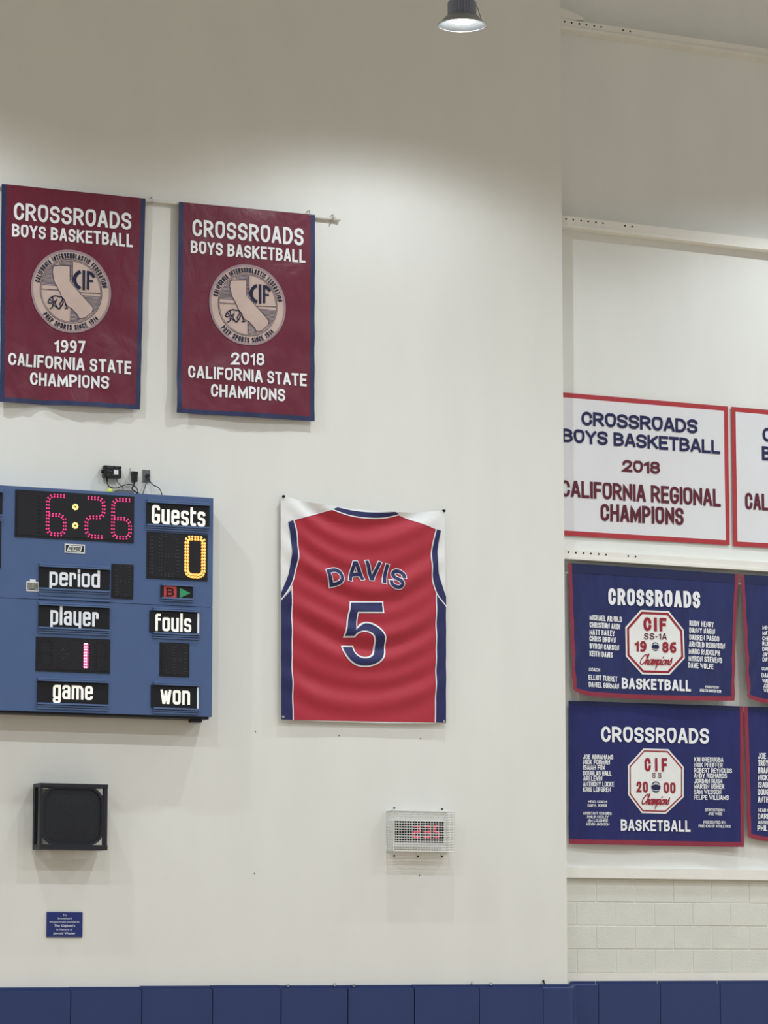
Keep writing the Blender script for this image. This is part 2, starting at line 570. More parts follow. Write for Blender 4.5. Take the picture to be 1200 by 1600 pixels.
class Cloth(Flat):
    """A hanging sheet with corners at four photo points, rippled by h(s, t)."""

    def __init__(self, pl, off, quad, h, edge=None):
        super().__init__(pl, off)
        self.c = [Vector(pl.az(u, v, off)) for u, v in quad]
        self.h = h
        self.edge = edge

    def st2az(self, s, t):
        a, b, c, d = self.c
        p = a.lerp(b, s).lerp(d.lerp(c, s), t)
        if self.edge:
            p = p + Vector(self.edge(s, t))
        return p

    def st(self, a, z):
        s = t = .5
        A, B, C_, D = self.c
        for _ in range(4):
            p = A.lerp(B, s).lerp(D.lerp(C_, s), t)
            ds = (B - A).lerp(C_ - D, t)
            dt = (D - A).lerp(C_ - B, s)
            det = ds.x * dt.y - ds.y * dt.x
            e = Vector((a, z)) - p
            s += (e.x * dt.y - e.y * dt.x) / det
            t += (ds.x * e.y - ds.y * e.x) / det
        return s, t

    def pos(self, a, z, lift=0.0):
        s, t = self.st(a, z)
        return self.pl.P(a, z, self.off + lift + self.h(s, t))

    def patch(self, mb, s0, s1, t0, t1, lift=0.0, step=.05):
        A, B, C_, D = self.c
        ns = max(1, int((B - A).length * (s1 - s0) / step))
        nt = max(1, int((D - A).length * (t1 - t0) / step))
        vs, fs = [], []
        for j in range(nt + 1):
            for i in range(ns + 1):
                s, t = s0 + (s1 - s0) * i / ns, t0 + (t1 - t0) * j / nt
                p = self.st2az(s, t)
                vs.append(self.pos(p.x, p.y, lift))
        for j in range(nt):
            for i in range(ns):
                k = j * (ns + 1) + i
                fs.append((k, k + ns + 1, k + ns + 2, k + 1))
        mb.add(vs, fs)


def set_text(mb, face, txt, bl, br, hl, hr=None, t=.17, font=FONT, kr=1.4, gap=.6, space=.5, lift=.004, shear=0.0, extra=0.0, sq=1.0):
    """Lettering whose baseline runs bl -> br (photo points) and is hl / hr photo pixels tall at its two ends."""
    hr = hl if hr is None else hr
    p0, p1 = Vector(face.az(*bl)), Vector(face.az(*br))
    q0, q1 = Vector(face.az(bl[0], bl[1] - hl)), Vector(face.az(br[0], br[1] - hr))
    W = p1.x - p0.x
    H0, H1 = q0.y - p0.y, q1.y - p1.y
    H = (H0 + H1) / 2
    sl = (p1.y - p0.y) / W

    def f(p):
        k = p.x / W
        x = p.x + shear * p.y
        return face.pos(p0.x + x, p0.y + sl * p.x + p.y * (H0 + (H1 - H0) * k) / H, lift)
    tt = t * H
    lim = None if font is LOWER else (-extra / 2, H + extra / 2)
    for s in layout(txt, W, H, tt, font, kr, gap, space, sq):
        put_ribbon(mb, ribbon(s, tt + extra, ylim=lim), f)


def ring_fill(mb, pts, cen, f, k0=0.0, k1=1.0, rings=4):
    n = len(pts)
    cen = Vector(cen)
    vs, fs = [], []
    for j in range(rings + 1):
        k = k0 + (k1 - k0) * j / rings
        for p in pts:
            vs.append(f(cen + (Vector(p) - cen) * max(k, 1e-4)))
    for j in range(rings):
        for i in range(n):
            a, b = j * n + i, j * n + (i + 1) % n
            fs.append((a, a + n, b + n, b))
    mb.add(vs, fs)


def scan_fill(mb, poly, f, rows=36, cols=5):
    ys = [p[1] for p in poly]
    y0, y1 = min(ys), max(ys)
    vs, fs = [], []
    n = len(poly)
    for j in range(rows + 1):
        y = y0 + (y1 - y0) * (j + (.001 if j == 0 else -.001 if j == rows else 0)) / rows
        xs = []
        for i in range(n):
            (xa, ya), (xb, yb) = poly[i], poly[(i + 1) % n]
            if (ya <= y < yb) or (yb <= y < ya):
                xs.append(xa + (xb - xa) * (y - ya) / (yb - ya))
        xl, xr = min(xs), max(xs)
        for i in range(cols + 1):
            vs.append(f(Vector((xl + (xr - xl) * i / cols, y))))
    for j in range(rows):
        for i in range(cols):
            k = j * (cols + 1) + i
            fs.append((k, k + 1, k + cols + 2, k + cols + 1))
    mb.add(vs, fs)


def band(mb, A, B, f, n, m):
    """Sheet between two polylines A and B (each resampled to n + 1 points, m strips across)."""
    def resample(P):
        P = [Vector(p) for p in P]
        L = [0.0]
        for a, b in zip(P, P[1:]):
            L.append(L[-1] + (b - a).length)
        out = []
        for i in range(n + 1):
            d = L[-1] * i / n
            j = 0
            while j < len(P) - 2 and L[j + 1] < d:
                j += 1
            k = (d - L[j]) / max(1e-9, L[j + 1] - L[j])
            out.append(P[j].lerp(P[j + 1], min(1, max(0, k))))
        return out
    RA, RB = resample(A), resample(B)
    vs, fs = [], []
    for a, b in zip(RA, RB):
        for i in range(m + 1):
            vs.append(f(a.lerp(b, i / m)))
    for j in range(n):
        for i in range(m):
            k = j * (m + 1) + i
            fs.append((k, k + 1, k + m + 2, k + m + 1))
    mb.add(vs, fs)


# ------------------------------------------------------------------ the setting
def structure(name, mb, m, label=None, **kw):
    o = mb.build(name, m, None, **kw)
    o['kind'] = 'structure'
    if label:
        o['label'] = label
        o['category'] = name.split('_')[0]
    return o


b = MB()
b.box(WL, -14, CORNER_X, 0, 12.6, -.9, 0)
structure('wall_left', b, M['wall'], 'smooth off-white wall carrying the scoreboard', bevel=.004)

SILL_Z = WR.az(1040, 1365, 0)[1]
b = MB()
b.box(WR, -.02, 11, SILL_Z, 12.6, -.6, 0)
structure('wall_right', b, M['wall_panel'], 'recessed off-white wall panel behind the white and navy banners')

b = MB()
b.box(WR, -.02, 11, 0, SILL_Z, -.6, -.004)
lo_z = WR.az(1040, 1520, .01)[1]
blk_top = WR.az(1040, 1374, .01)[1]
ch = (blk_top - lo_z) / 4.0
structure('wall_lower_right', b, M['joint'])
b = MB()
rng = random.Random(9)
for r in range(4):
    z1 = blk_top - r * ch
    z0 = z1 - ch
    x = -.40 + (.0 if r % 2 == 0 else -.203)
    x += WR.az(930, 1400, 0)[0] - 0.0
    while x > -.1:
        x -= .406
    while x < 9:
        a0, a1 = max(x, -.01) + .004, x + .406 - .004
        if a1 - a0 > .02:
            o = .0025 + rng.uniform(-.0008, .0008)
            i = .004
            b.hexa([WR.P(a0, z0 + .004, -.004), WR.P(a1, z0 + .004, -.004), WR.P(a1 - i, z0 + .004 + i, o), WR.P(a0 + i, z0 + .004 + i, o),
                    WR.P(a0, z1 - .004, -.004), WR.P(a1, z1 - .004, -.004), WR.P(a1 - i, z1 - .004 - i, o), WR.P(a0 + i, z1 - .004 - i, o)])
        x += .406
structure('wall_block_right', b, M['block'], 'painted concrete block courses above the blue wall mats')

b = MB()
b.add([(-14, -45, 0), (26, -45, 0), (26, 2, 0), (-14, 2, 0)], [(0, 1, 2, 3)])
structure('floor', b, M['floor'])
b = MB()
b.add([(-14, -45, 12.6), (26, -45, 12.6), (26, 2, 12.6), (-14, 2, 12.6)], [(3, 2, 1, 0)])
structure('ceiling', b, M['ceil'])


def beam(name, v_top, v_bot, off, u=1040, holes=(), lip=True):
    """A steel girt along the recessed wall: a face strip with a returned lip."""
    z1 = WR.az(u, v_top, off)[1]
    z0 = WR.az(u, v_bot, off)[1]
    b = MB()
    b.box(WR, .0, 11, z0, z1, 0, off)
    if lip:
        b.box(WR, .0, 11, z0 - .012, z0 + .012, 0, off + .012)
    o = structure(name, b, M['beam'], bevel=.004)
    if holes:
        h = MB()
        for a in holes:
            c = WR.az(a, 0, off)[0]
            zc = z0 + (z1 - z0) * .68
            n = 10
            vs = [WR.P(c + .009 * math.cos(2 * math.pi * k / n), zc + .009 * math.sin(2 * math.pi * k / n), off + .0015) for k in range(n)]
            h.add(vs, [tuple(range(n))])
        h.build('bolt_hole', M['hole'], o)
    return o


HOLES = (882, 893, 905, 916, 928, 939, 973, 984)
b1 = beam('trim_1', 52.8, 66, .15, holes=HOLES)
b2 = beam('trim_2', 355.3, 370.5, .12, holes=HOLES)
b3 = beam('trim_3', 868.5, 881, .12, holes=HOLES)
b4 = beam('trim_4', 1357.2, 1373.2, .05, lip=False)
z = WR.az(1040, 1520, .012)[1]
b = MB()
b.box(WR, 0, 11, 1.7, z, -.004, .012)
structure('trim_5', b, M['beam'], bevel=.003)
# end gusset of the topmost girt
b = MB()
p = [WR.az(870, 12, .12), WR.az(880, 14.5, .12), WR.az(907, 26, .12), WR.az(912, 33, .12), WR.az(870, 30, .12)]
vs = [WR.P(a, zz, .0) for a, zz in p] + [WR.P(a, zz, .135) for a, zz in p]
b.add(vs, [(4, 3, 2, 1, 0), (5, 6, 7, 8, 9)] + [(i, (i + 1) % 5, 5 + (i + 1) % 5, 5 + i) for i in range(5)])
b.build('gusset', M['beam'], b1)

# ------------------------------------------------------------------ wall mats
PAD_TOP = 1.885


def wall_mat(pl, a0, a1, ztop, label, path=None):
    """A vinyl covered foam pad with its nailing flange; path bends it round the recess."""
    c = pl.P((a0 + a1) / 2, 0.1, 0.0)
    t = thing('wall_mat', c, label, 'wall mat', 'blue wall mats along the bottom of the wall')
    P = pl.P
    g = .004
    b = MB()
    b.box(pl, a0 + g, a1 - g, .1, ztop, .013, .062)
    b.build('pad_cover', M['pad'], t, bevel=.012, seg=3)
    b = MB()
    b.box(pl, a0 + .002, a1 - .002, .1, ztop + .026, .001, .013)
    b.build('nailing_flange', M['pad_edge'], t)
    return t


edges = [0, 110, 221, 331.5, 438.5, 543, 646.5, 748, 847.5]
tops = [1548, 1547, 1545.3, 1544.2, 1544.4, 1543.8, 1543, 1542.6]
names = ['leftmost blue wall mat below the plaque', 'second blue wall mat from the left', 'third blue wall mat from the left, below the scoreboard corner',
         'fourth blue wall mat from the left', 'fifth blue wall mat from the left, below the jersey banner',
         'sixth blue wall mat from the left, left of the one under the caged clock', 'blue wall mat directly under the caged clock',
         'blue wall mat just left of the one bending around the wall corner']
av = [WL.az(e, 1545, .05)[0] for e in edges]
av[0] = av[1] - .61
for i in range(8):
    zt = WL.az((edges[i] + edges[i + 1]) / 2, tops[i], .06)[1]
    wall_mat(WL, av[i], av[i + 1], zt, names[i])
redges = [934, 1030.5, 1124, 1216]
ar = [WR.az(e, 1545, .05)[0] for e in redges]
rn = ['first blue wall mat right of the one bending around the wall corner', 'second blue wall mat right of the bent one, under the block wall',
      'rightmost blue wall mat, at the right edge of the photo']
ZR = WR.az(1040, 1537, .06)[1]
for i in range(3):
    wall_mat(WR, ar[i], ar[i + 1], ZR, rn[i])
# the mat that bends around the recess
t = thing('wall_mat', (CORNER_X, 0, .1), 'blue wall mat bending around the wall corner into the recess', 'wall mat', 'blue wall mats along the bottom of the wall')
zl = WL.az(860, 1542.3, .06)[1]


def bent(d_in, d_out, zoff, zb):
    mb = MB()
    path = []
    A, Bx = WL.P(av[8] + .004, 0, 0), WL.P(CORNER_X - .012, 0, 0)
    Cx, D = WR.P(.17, 0, 0), WR.P(ar[0] - .002, 0, 0)
    for k in range(5):
        path.append((A.lerp(Bx, k / 4), WL.n, zl))
    for k in range(1, 9):
        q = k / 9
        e = q * q * (3 - 2 * q)
        base = Vector((Bx.x + (Cx.x - Bx.x) * q, Bx.y + (Cx.y - Bx.y) * e, 0))
        nn = WL.n.lerp(WR.n, q) + Vector((.9 * q * (1 - q), 0, 0))
        path.append((base, nn.normalized(), zl + (ZR - zl) * e))
    for k in range(5):
        path.append((Cx.lerp(D, k / 4), WR.n, ZR))
    vs, fs = [], []
    for bp, n, zz in path:
        for o, z in ((d_in, .1), (d_out, .1), (d_out, zz + zoff - zb), (d_out - zb, zz + zoff), (d_in, zz + zoff)):
            q = bp + n * o
            vs.append((q.x, q.y, z))
    m = 5
    for i in range(len(path) - 1):
        for k in range(m):
            a, c = i * m + k, i * m + (k + 1) % m
            fs.append((a, a + m, c + m, c))
    fs.append(tuple(range(m)))
    fs.append(tuple((len(path) - 1) * m + k for k in range(m - 1, -1, -1)))
    mb.add(vs, fs)
    return mb


bent(.013, .062, 0, .01).build('pad_cover', M['pad'], t)
bent(.001, .013, .026, .001).build('nailing_flange', M['pad_edge'], t)

# hooks left in the nailing flange
hk = [(450, 1539.5), (523, 1538.5), (553, 1539.5), (738, 1535.5), (767, 1537)]
for i, (u, v) in enumerate(hk):
    a, z = WL.az(u, v, .03)
    o = MB()
    n = 10
    ring = [WL.P(a + .011 * math.cos(2 * math.pi * k / n), z + .011 * math.sin(2 * math.pi * k / n), .026) for k in range(n + 1)]
    o.tube(ring, .0035, 6)
    o.tube([WL.P(a, z - .01, .026), WL.P(a, z - .014, .004)], .0035, 6)
    tag(o.build('screw_eye', M['steel']), 'small metal screw eye on the top edge of the blue wall mats', 'hook', 'screw eyes along the mat tops')
a, z = WL.az(849, 1533, .02)
o = MB()
o.tube([WL.P(a + .02, z - .03, .006), WL.P(a + .008, z - .008, .012), WL.P(a, z + .004, .018)], [.004, .006, .012], 8)
tag(o.build('loose_bolt', M['black_plastic']), 'dark bolt sticking up above the mats left of the wall corner', 'bolt')

# nail heads and a scuff on the bare wall
for u, v in [(530, 1149.5), (655.5, 1368), (657, 1154), (397.5, 1365), (399, 1143)]:
    a, z = WL.az(u, v, 0)
    o = MB()
    n = 8
    vs = [WL.P(a + .0045 * math.cos(2 * math.pi * k / n), z + .0045 * math.sin(2 * math.pi * k / n), oo) for oo in (0, .004) for k in range(n)]
    o.add(vs, [tuple(range(n, 2 * n))] + [(k, (k + 1) % n, n + (k + 1) % n, n + k) for k in range(n)])
    tag(o.build('nail_head', M['hole']), 'tiny dark nail head in the bare off-white wall', 'nail', 'nail heads in the off-white wall')


# ------------------------------------------------------------------ maroon banners and rod
def seal(face, parent, cen, R, ripple_lift=.003):
    """Round federation seal: tan disc, state outline, bear, hatching, ring lettering."""
    ca, cz = face.az(*cen)

    def f_at(lift):
        return lambda p: face.pos(ca + p[0] * R, cz + p[1] * R, lift)
    circ = [(math.cos(2 * math.pi * k / 72), math.sin(2 * math.pi * k / 72)) for k in range(72)]
    b = MB()
    ring_fill(b, circ, (0, 0), f_at(.003), 0, 1.0, 9)
    disc = b.build('seal_disc', M['tan_twill'], parent, smooth=True)
    b = MB()
    ring_fill(b, circ, (0, 0), f_at(.005), .955, 1.01, 1)
    b.build('seal_rim', M['seal_edge'], disc)

    def S(X, Y):
        return Vector(((X - 582) / 510.0, -(Y - 622 - .09 * (X - 582)) / 547.0))
    ink = MB()
    for r, w in ((.775, .012), (.745, .008)):
        pts = [Vector((r * math.cos(2 * math.pi * k / 72), r * math.sin(2 * math.pi * k / 72))) for k in range(73)]
        put_ribbon(ink, ribbon(pts, w, step=1), f_at(.006))
    CA = [(345, 300), (375, 283), (565, 280), (567, 492), (690, 640), (830, 800), (868, 850), (850, 905), (760, 985), (690, 985), (678, 950), (640, 905), (598, 858),
          (540, 825), (515, 790), (490, 745), (455, 690), (440, 640), (415, 600), (400, 560), (365, 500), (350, 420), (338, 370)]
    CAn = [S(*p) for p in CA]
    put_ribbon(ink, ribbon(CAn + [CAn[0]], .012, step=.3), f_at(.008))
    for pl_ in ([(598, 225), (598, 512)], [(205, 592), (418, 610)], [(690, 640), (962, 652)], [(580, 850), (582, 1018)]):
        put_ribbon(ink, ribbon([S(*p) for p in pl_], .014, cap=False, step=.3), f_at(.0065))
    bear = [[(290, 775), (300, 735), (335, 700), (380, 685), (430, 697), (462, 700), (470, 745), (442, 790), (452, 830), (425, 856)],
            [(462, 700), (500, 752), (518, 822), (538, 850), (505, 848)], [(345, 700), (352, 755), (322, 782), (290, 775)],
            [(375, 755), (352, 800), (345, 838), (318, 852)], [(352, 800), (390, 825), (420, 850)], [(400, 735), (382, 785), (412, 835)],
            [(485, 765), (468, 812), (442, 852)], [(310, 730), (328, 748)]]
    for st in bear:
        put_ribbon(ink, ribbon([S(*p) for p in catmull(st, 3)], .026, step=.3), f_at(.0065))
    ink.build('seal_drawing', M['seal_ink'], disc)
    hats = [MB(), MB(), MB()]

    def cax(y, left):
        xs = []
        for i in range(len(CAn)):
            p, q = CAn[i], CAn[(i + 1) % len(CAn)]
            if (p.y <= y < q.y) or (q.y <= y < p.y):
                xs.append(p.x + (q.x - p.x) * (y - p.y) / (q.y - p.y))
        return (min(xs) if left else max(xs)) if xs else None
    k = 0
    y = -.735
    while y < .76:
        r = math.sqrt(max(0, .74 ** 2 - y * y))
        seg = []
        if .08 < y < .60:
            e = cax(y, True)
            if e is not None:
                seg.append((-r, e))
            if y > .28:
                seg.append((-.03, .03))
        elif y >= .60:
            seg.append((max(-r, -.32), min(r, .03)))
        elif -.46 < y < -.06:
            e = cax(y, False)
            if e is not None and e < r:
                seg.append((e, r))
        if y < -.42:
            e = cax(y, True)
            if e is None:
                e = .25
            seg.append((0.0, min(e, r)))
        for x0, x1 in seg:
            if x1 - x0 > .02:
                put_ribbon(hats[0 if y > 0 else 1 if (x0 > .05 and y > -.46 and x1 > .5) else 2], ribbon([Vector((x0, y)), Vector((x1, y))], .015, cap=False, step=.3), f_at(.0045))
        y += .031
    for hat in hats:
        hat.build('seal_hatching', M['hatch_ink'], disc)
    # state shape on top of the hatching
    b = MB()
    scan_fill(b, [tuple(p) for p in CAn], f_at(.006), 30, 5)
    b.build('state_outline', M['tan_twill'], disc)
    # the three letters
    b = MB()
    c0 = Vector(S(736, 478))
    pts = [c0 + Vector((.215 * math.cos(math.radians(an)), .215 * math.sin(math.radians(an)))) for an in range(108, 254, 9)]
    put_ribbon(b, ribbon(pts, .085, cap=False, step=.3), f_at(.0065))
    for st, w in (([(741, 345), (743, 610)], .064), ([(796, 352), (796, 604)], .062), ([(793, 485), (862, 490)], .055)):
        put_ribbon(b, ribbon([S(*p) for p in st], w, cap=False, step=.3), f_at(.0065))
    pts = [S(*p) for p in catmull([(780, 372), (825, 382), (860, 415), (874, 442)], 4)]
    put_ribbon(b, ribbon(pts, .08, cap=False, step=.3), f_at(.0068))
    b.build('seal_monogram', M['seal_ink'], disc)
    # ring lettering
    for txt, a0, a1, r0, hh, top in (('CALIFORNIA INTERSCHOLASTIC FEDERATION', 170, 10, .80, .13, True), ('PREP SPORTS SINCE 1914', 222, 318, .945, .13, False)):
        b = MB()
        L = math.radians(abs(a1 - a0)) * .865
        for s in layout(txt, L, hh, .024, FONT, 1.3, .75, .7):
            rib = ribbon(s, .024, ylim=(0, hh), step=.05)

            def g(p):
                th = math.radians(a0) + math.radians(a1 - a0) * p.x / L
                r = (r0 + p.y) if top else (r0 - p.y)
                return face.pos(ca + R * r * math.cos(th), cz + R * r * math.sin(th), .006)
            put_ribbon(b, rib, g)
        b.build('seal_lettering', M['seal_ink'], disc)


def maroon_banner(quad, lines, sealc, label, seed):
    def h(s, t):
        v = .004 * math.sin(9 * s + seed) * (.3 + t)
        v += .012 * t * t * math.sin(2 * math.pi * (1.6 * s + .2 * seed))
        v += .018 * t * noise.noise(Vector((3.2 * s + seed, 2.2 * t + 1.5 * s, seed)))
        v += .020 * (.2 + .8 * t) * noise.noise(Vector((8 * s + 5 * t, 6 * t - 3 * s, 3 + seed)))
        v += .016 * t * t * abs(noise.noise(Vector((9 * s - 7 * t, 6 * t + 5 * s, 8 + seed))))
        return v + .010
    cl = Cloth(WL, .045, quad, h)
    p = cl.st2az(.5, 0)
    t = thing('championship_banner', WL.P(p.x, p.y, .045), label, 'banner', 'maroon championship banners on the rod')
    b = MB()
    cl.patch(b, .033, .967, 0, .978, 0, .035)
    b.build('banner_field', M['maroon'], t, smooth=True, solid=.002)
    b = MB()
    cl.patch(b, 0, .033, 0, 1, 0, .03)
    cl.patch(b, .967, 1, 0, 1, 0, .03)
    cl.patch(b, .033, .967, .978, 1, 0, .03)
    b.build('hem_border', M['banner_navy'], t, smooth=True, solid=.003)
    for txt, bl, br, hl, hr, th, kr, gp in lines:
        b = MB()
        set_text(b, cl, txt, bl, br, hl, hr, th, FONT, kr, gp, .32, lift=.005)
        b.build('lettering', M['white_twill'], t)
    seal(cl, t, sealc, .352)
    return t


maroon_banner([(2, 287.5), (226.8, 310.5), (219, 640), (-2, 628.4)],
              [('CROSSROADS', (20.5, 343.8), (204, 360), 27, 26.5, .165, 1.5, .62), ('BOYS BASKETBALL', (17.8, 370), (206.2, 387.2), 20, 20.5, .175, 1.5, .55),
               ('1997', (85, 550), (131.8, 552.8), 19.5, 19.5, .175, 1.5, .8), ('CALIFORNIA STATE', (11.2, 571), (203.8, 585.6), 19.5, 20.5, .175, 1.5, .62),
               ('CHAMPIONS', (46.3, 601.5), (168, 608.7), 20, 20, .175, 1.5, .6)],
              (110, 455.4), 'maroon satin champions banner with navy hem reading 1997', 1.0)
maroon_banner([(279, 315.7), (491.7, 336), (490.6, 658.5), (274.4, 645.4)],
              [('CROSSROADS', (299.7, 369.3), (473.4, 384.5), 26.5, 27, .165, 1.5, .62), ('BOYS BASKETBALL', (296.8, 396), (476.1, 411.3), 19.7, 20.2, .175, 1.5, .55),
               ('2018', (359.8, 570.5), (411.4, 571.7), 19.5, 19.2, .175, 1.5, .8), ('CALIFORNIA STATE', (293.3, 590), (478, 604.2), 19.2, 19.7, .175, 1.5, .62),
               ('CHAMPIONS', (328.4, 619.8), (443.7, 628.2), 19.8, 19.8, .175, 1.5, .6)],
              (386.2, 476.8), 'maroon satin champions banner with navy hem reading 2018', 2.3)

# hanging rod
r0, r1 = WL.az(-30, 287.2, .030), WL.az(531, 342.3, .030)
t = thing('banner_rod', WL.P((r0[0] + r1[0]) / 2, (r0[1] + r1[1]) / 2, .030), 'thin white rod carrying the two maroon banners', 'rod')
b = MB()
b.tube([WL.P(r0[0], r0[1] - .004, .030), WL.P(r1[0], r1[1] - .004, .030)], .0135, 12)
b.build('rod', M['rod'], t, smooth=True)
b = MB()
b.tube([WL.P(r1[0] - .05, r1[1], .030), WL.P(r1[0] + .004, r1[1] - .005, .030)], .0165, 12)
b.build('end_cap', M['rod'], t, smooth=True)
for u, v in ((238.5, 312.5), (520, 340.5), (483, 334)):
    a, z = WL.az(u, v, .045)
    b = MB()
    b.tube([WL.P(a, z + .028, .001), WL.P(a, z + .028, .05), WL.P(a, z - .022, .062)], .005, 6)
    b.tube([WL.P(a, z - .026, .001), WL.P(a, z - .026, .052)], .004, 6)
    b.build('wall_hook', M['steel'], t)

# ------------------------------------------------------------------ jersey banner
def jz(x, y):
    return (420 + x / 4.103, 760 + y / 4.103)


def jersey_h(s, t):
    sag = 1 - (2 * s - 1) ** 2
    q = t - .20 * sag * (1 - .35 * t) + .035 * noise.noise(Vector((2.2 * s, 2 * t, 4)))
    w = .55 + .45 * noise.noise(Vector((1.6 * s, 5 * q, 9)))
    v = .019 * math.sin(2 * math.pi * (5.2 * q + .1)) * w + .012 * math.sin(2 * math.pi * (8.7 * q + .35))
    v += .004 * noise.noise(Vector((6 * s, 9 * q, 2)))
    ed = min(1, 5 * min(s, 1 - s) + .15) * min(1, 4 * (1 - t) + .25)
    return .032 + v * ed


def jersey_edge(s, t):
    k = 1 - (2 * s - 1) ** 2
    return (0, -.062 * k * max(0, 1 - 6 * t) - .012 * (1 if .05 < s < .95 else 0) * k * max(0, t * 6 - 5))


cl = Cloth(WL, .012, [jz(68, 60), jz(1118, 158), jz(1125, 1519), jz(68, 1495)], jersey_h, jersey_edge)
p = cl.st2az(.5, 0)
JT = thing('jersey_banner', WL.P(p.x, p.y, .012), 'large red sleeveless jersey banner with navy number 5', 'banner')
b = MB()
cl.patch(b, 0, 1, 0, 1, 0, .03)
b.build('backing_cloth', M['white_cloth'], JT, smooth=True, solid=.002)


def J(x, y):
    return Vector(cl.az(*jz(x, y)))


def jf(lift):
    return lambda q: cl.pos(q[0], q[1], lift)


LB = catmull([(152, 215), (172, 320), (178, 430), (168, 530), (140, 640)], 5)
RB = catmull([(1060, 275), (1040, 370), (1032, 470), (1037, 580), (1060, 680)], 5)
left = [J(*q) for q in LB] + [J(140, 800), J(140, 1100), J(143, 1499)]
right = [J(*q) for q in RB] + [J(1062, 800), J(1060, 1150), J(1057, 1515)]
b = MB()
band(b, left, right, jf(.004), 60, 34)
low = [J(152, 215), J(1060, 275)]
n = 36
up = [J(152, 215), J(385, 153)] + [J(*q) for q in catmull([(385, 153), (500, 193), (620, 212), (730, 210), (830, 186)], 5)][1:] + [J(1060, 275)]
band(b, up, [up[0].lerp(up[-1], i / 40) for i in range(41)], jf(.004), 44, 5)
b.build('jersey_body', M['red_jersey'], JT, smooth=True)
b = MB()
col_lo = [J(*q) for q in catmull([(388, 152), (500, 191), (620, 208), (730, 206), (826, 184)], 5)]
col_hi = [J(*q) for q in catmull([(428, 138), (520, 158), (620, 170), (720, 172), (800, 168)], 5)]
band(b, col_lo, col_hi, jf(.006), 24, 2)
b.build('collar', M['jersey_navy'], JT, smooth=True)
b = MB()
outL = [J(*q) for q in catmull([(113, 232), (131, 320), (136, 440), (118, 560), (69, 682)], 6)]
inL = [J(*q) for q in catmull([(150, 218), (172, 320), (178, 430), (165, 530), (130, 640), (69, 728)], 5)]
band(b, outL, inL, jf(.006), 30, 2)
b.build('armhole_trim', M['jersey_navy'], JT, smooth=True)
b = MB()
outR = [J(*q) for q in catmull([(1092, 286), (1076, 380), (1071, 480), (1086, 590), (1125, 708)], 6)]
inR = [J(*q) for q in catmull([(1062, 276), (1040, 370), (1032, 470), (1037, 580), (1060, 680), (1125, 772)], 5)]
band(b, inR, outR, jf(.006), 30, 2)
b.build('armhole_trim', M['jersey_navy'], JT, smooth=True)
b = MB()
band(b, [J(69, 735), J(68, 1100), J(69, 1496)], [J(138, 660), J(138, 1100), J(142, 1499)], jf(.005), 40, 3)
b.build('side_panel', M['jersey_navy'], JT, smooth=True)
b = MB()
band(b, [J(1062, 690), J(1062, 1100), J(1057, 1515)], [J(1125, 775), J(1125, 1150), J(1125, 1518)], jf(.005), 40, 3)
b.build('side_panel', M['jersey_navy'], JT, smooth=True)
b = MB()
for st in (inL, inR, [J(385, 153)] + col_lo, [J(138, 640), J(138, 1100), J(145, 1499)], [J(1062, 690), J(1062, 1100), J(1055, 1515)],
           [J(152, 216), J(385, 153)], [J(830, 186), J(1060, 275)]):
    put_ribbon(b, ribbon(st, .010, cap=False, step=.04), jf(.008))
b.build('white_piping', M['white_twill'], JT)
# name on an arc
glyphs = [('D', 417, 582, 15, 118, .95), ('A', 545, 545, 6, 128, .92), ('V', 654, 543, -3, 128, .92), ('I', 738, 563, -11, 128, 0), ('S', 812, 598, -17, 135, .9)]
outl, core = MB(), MB()
for chh, gx, gy, rot, hh, wf in glyphs:
    c0 = J(gx, gy)
    H = hh / 4.103 / 185.0
    tt = .032
    W = {'D': .150, 'A': .148, 'V': .148, 'I': tt, 'S': .132}[chh]
    for mb, ex, lf in ((outl, .016, .009), (core, 0, .013)):
        strokes = layout(chh, W, H, tt, FONT, 1.2)
        co, si = math.cos(math.radians(rot)), math.sin(math.radians(rot))

        def g(pq, c0=c0, W=W, H=H, co=co, si=si, lf=lf):
            x, y = pq.x - W / 2, pq.y - H / 2
            return cl.pos(c0.x + x * co - y * si, c0.y + x * si + y * co, lf)
        for s in strokes:
            put_ribbon(mb, ribbon(s, tt + ex, ylim=(-ex / 2, H + ex / 2)), g)
o = core.build('player_lettering', M['jersey_navy'], JT)
outl.build('lettering_outline', M['white_twill'], o)
outl, core = MB(), MB()
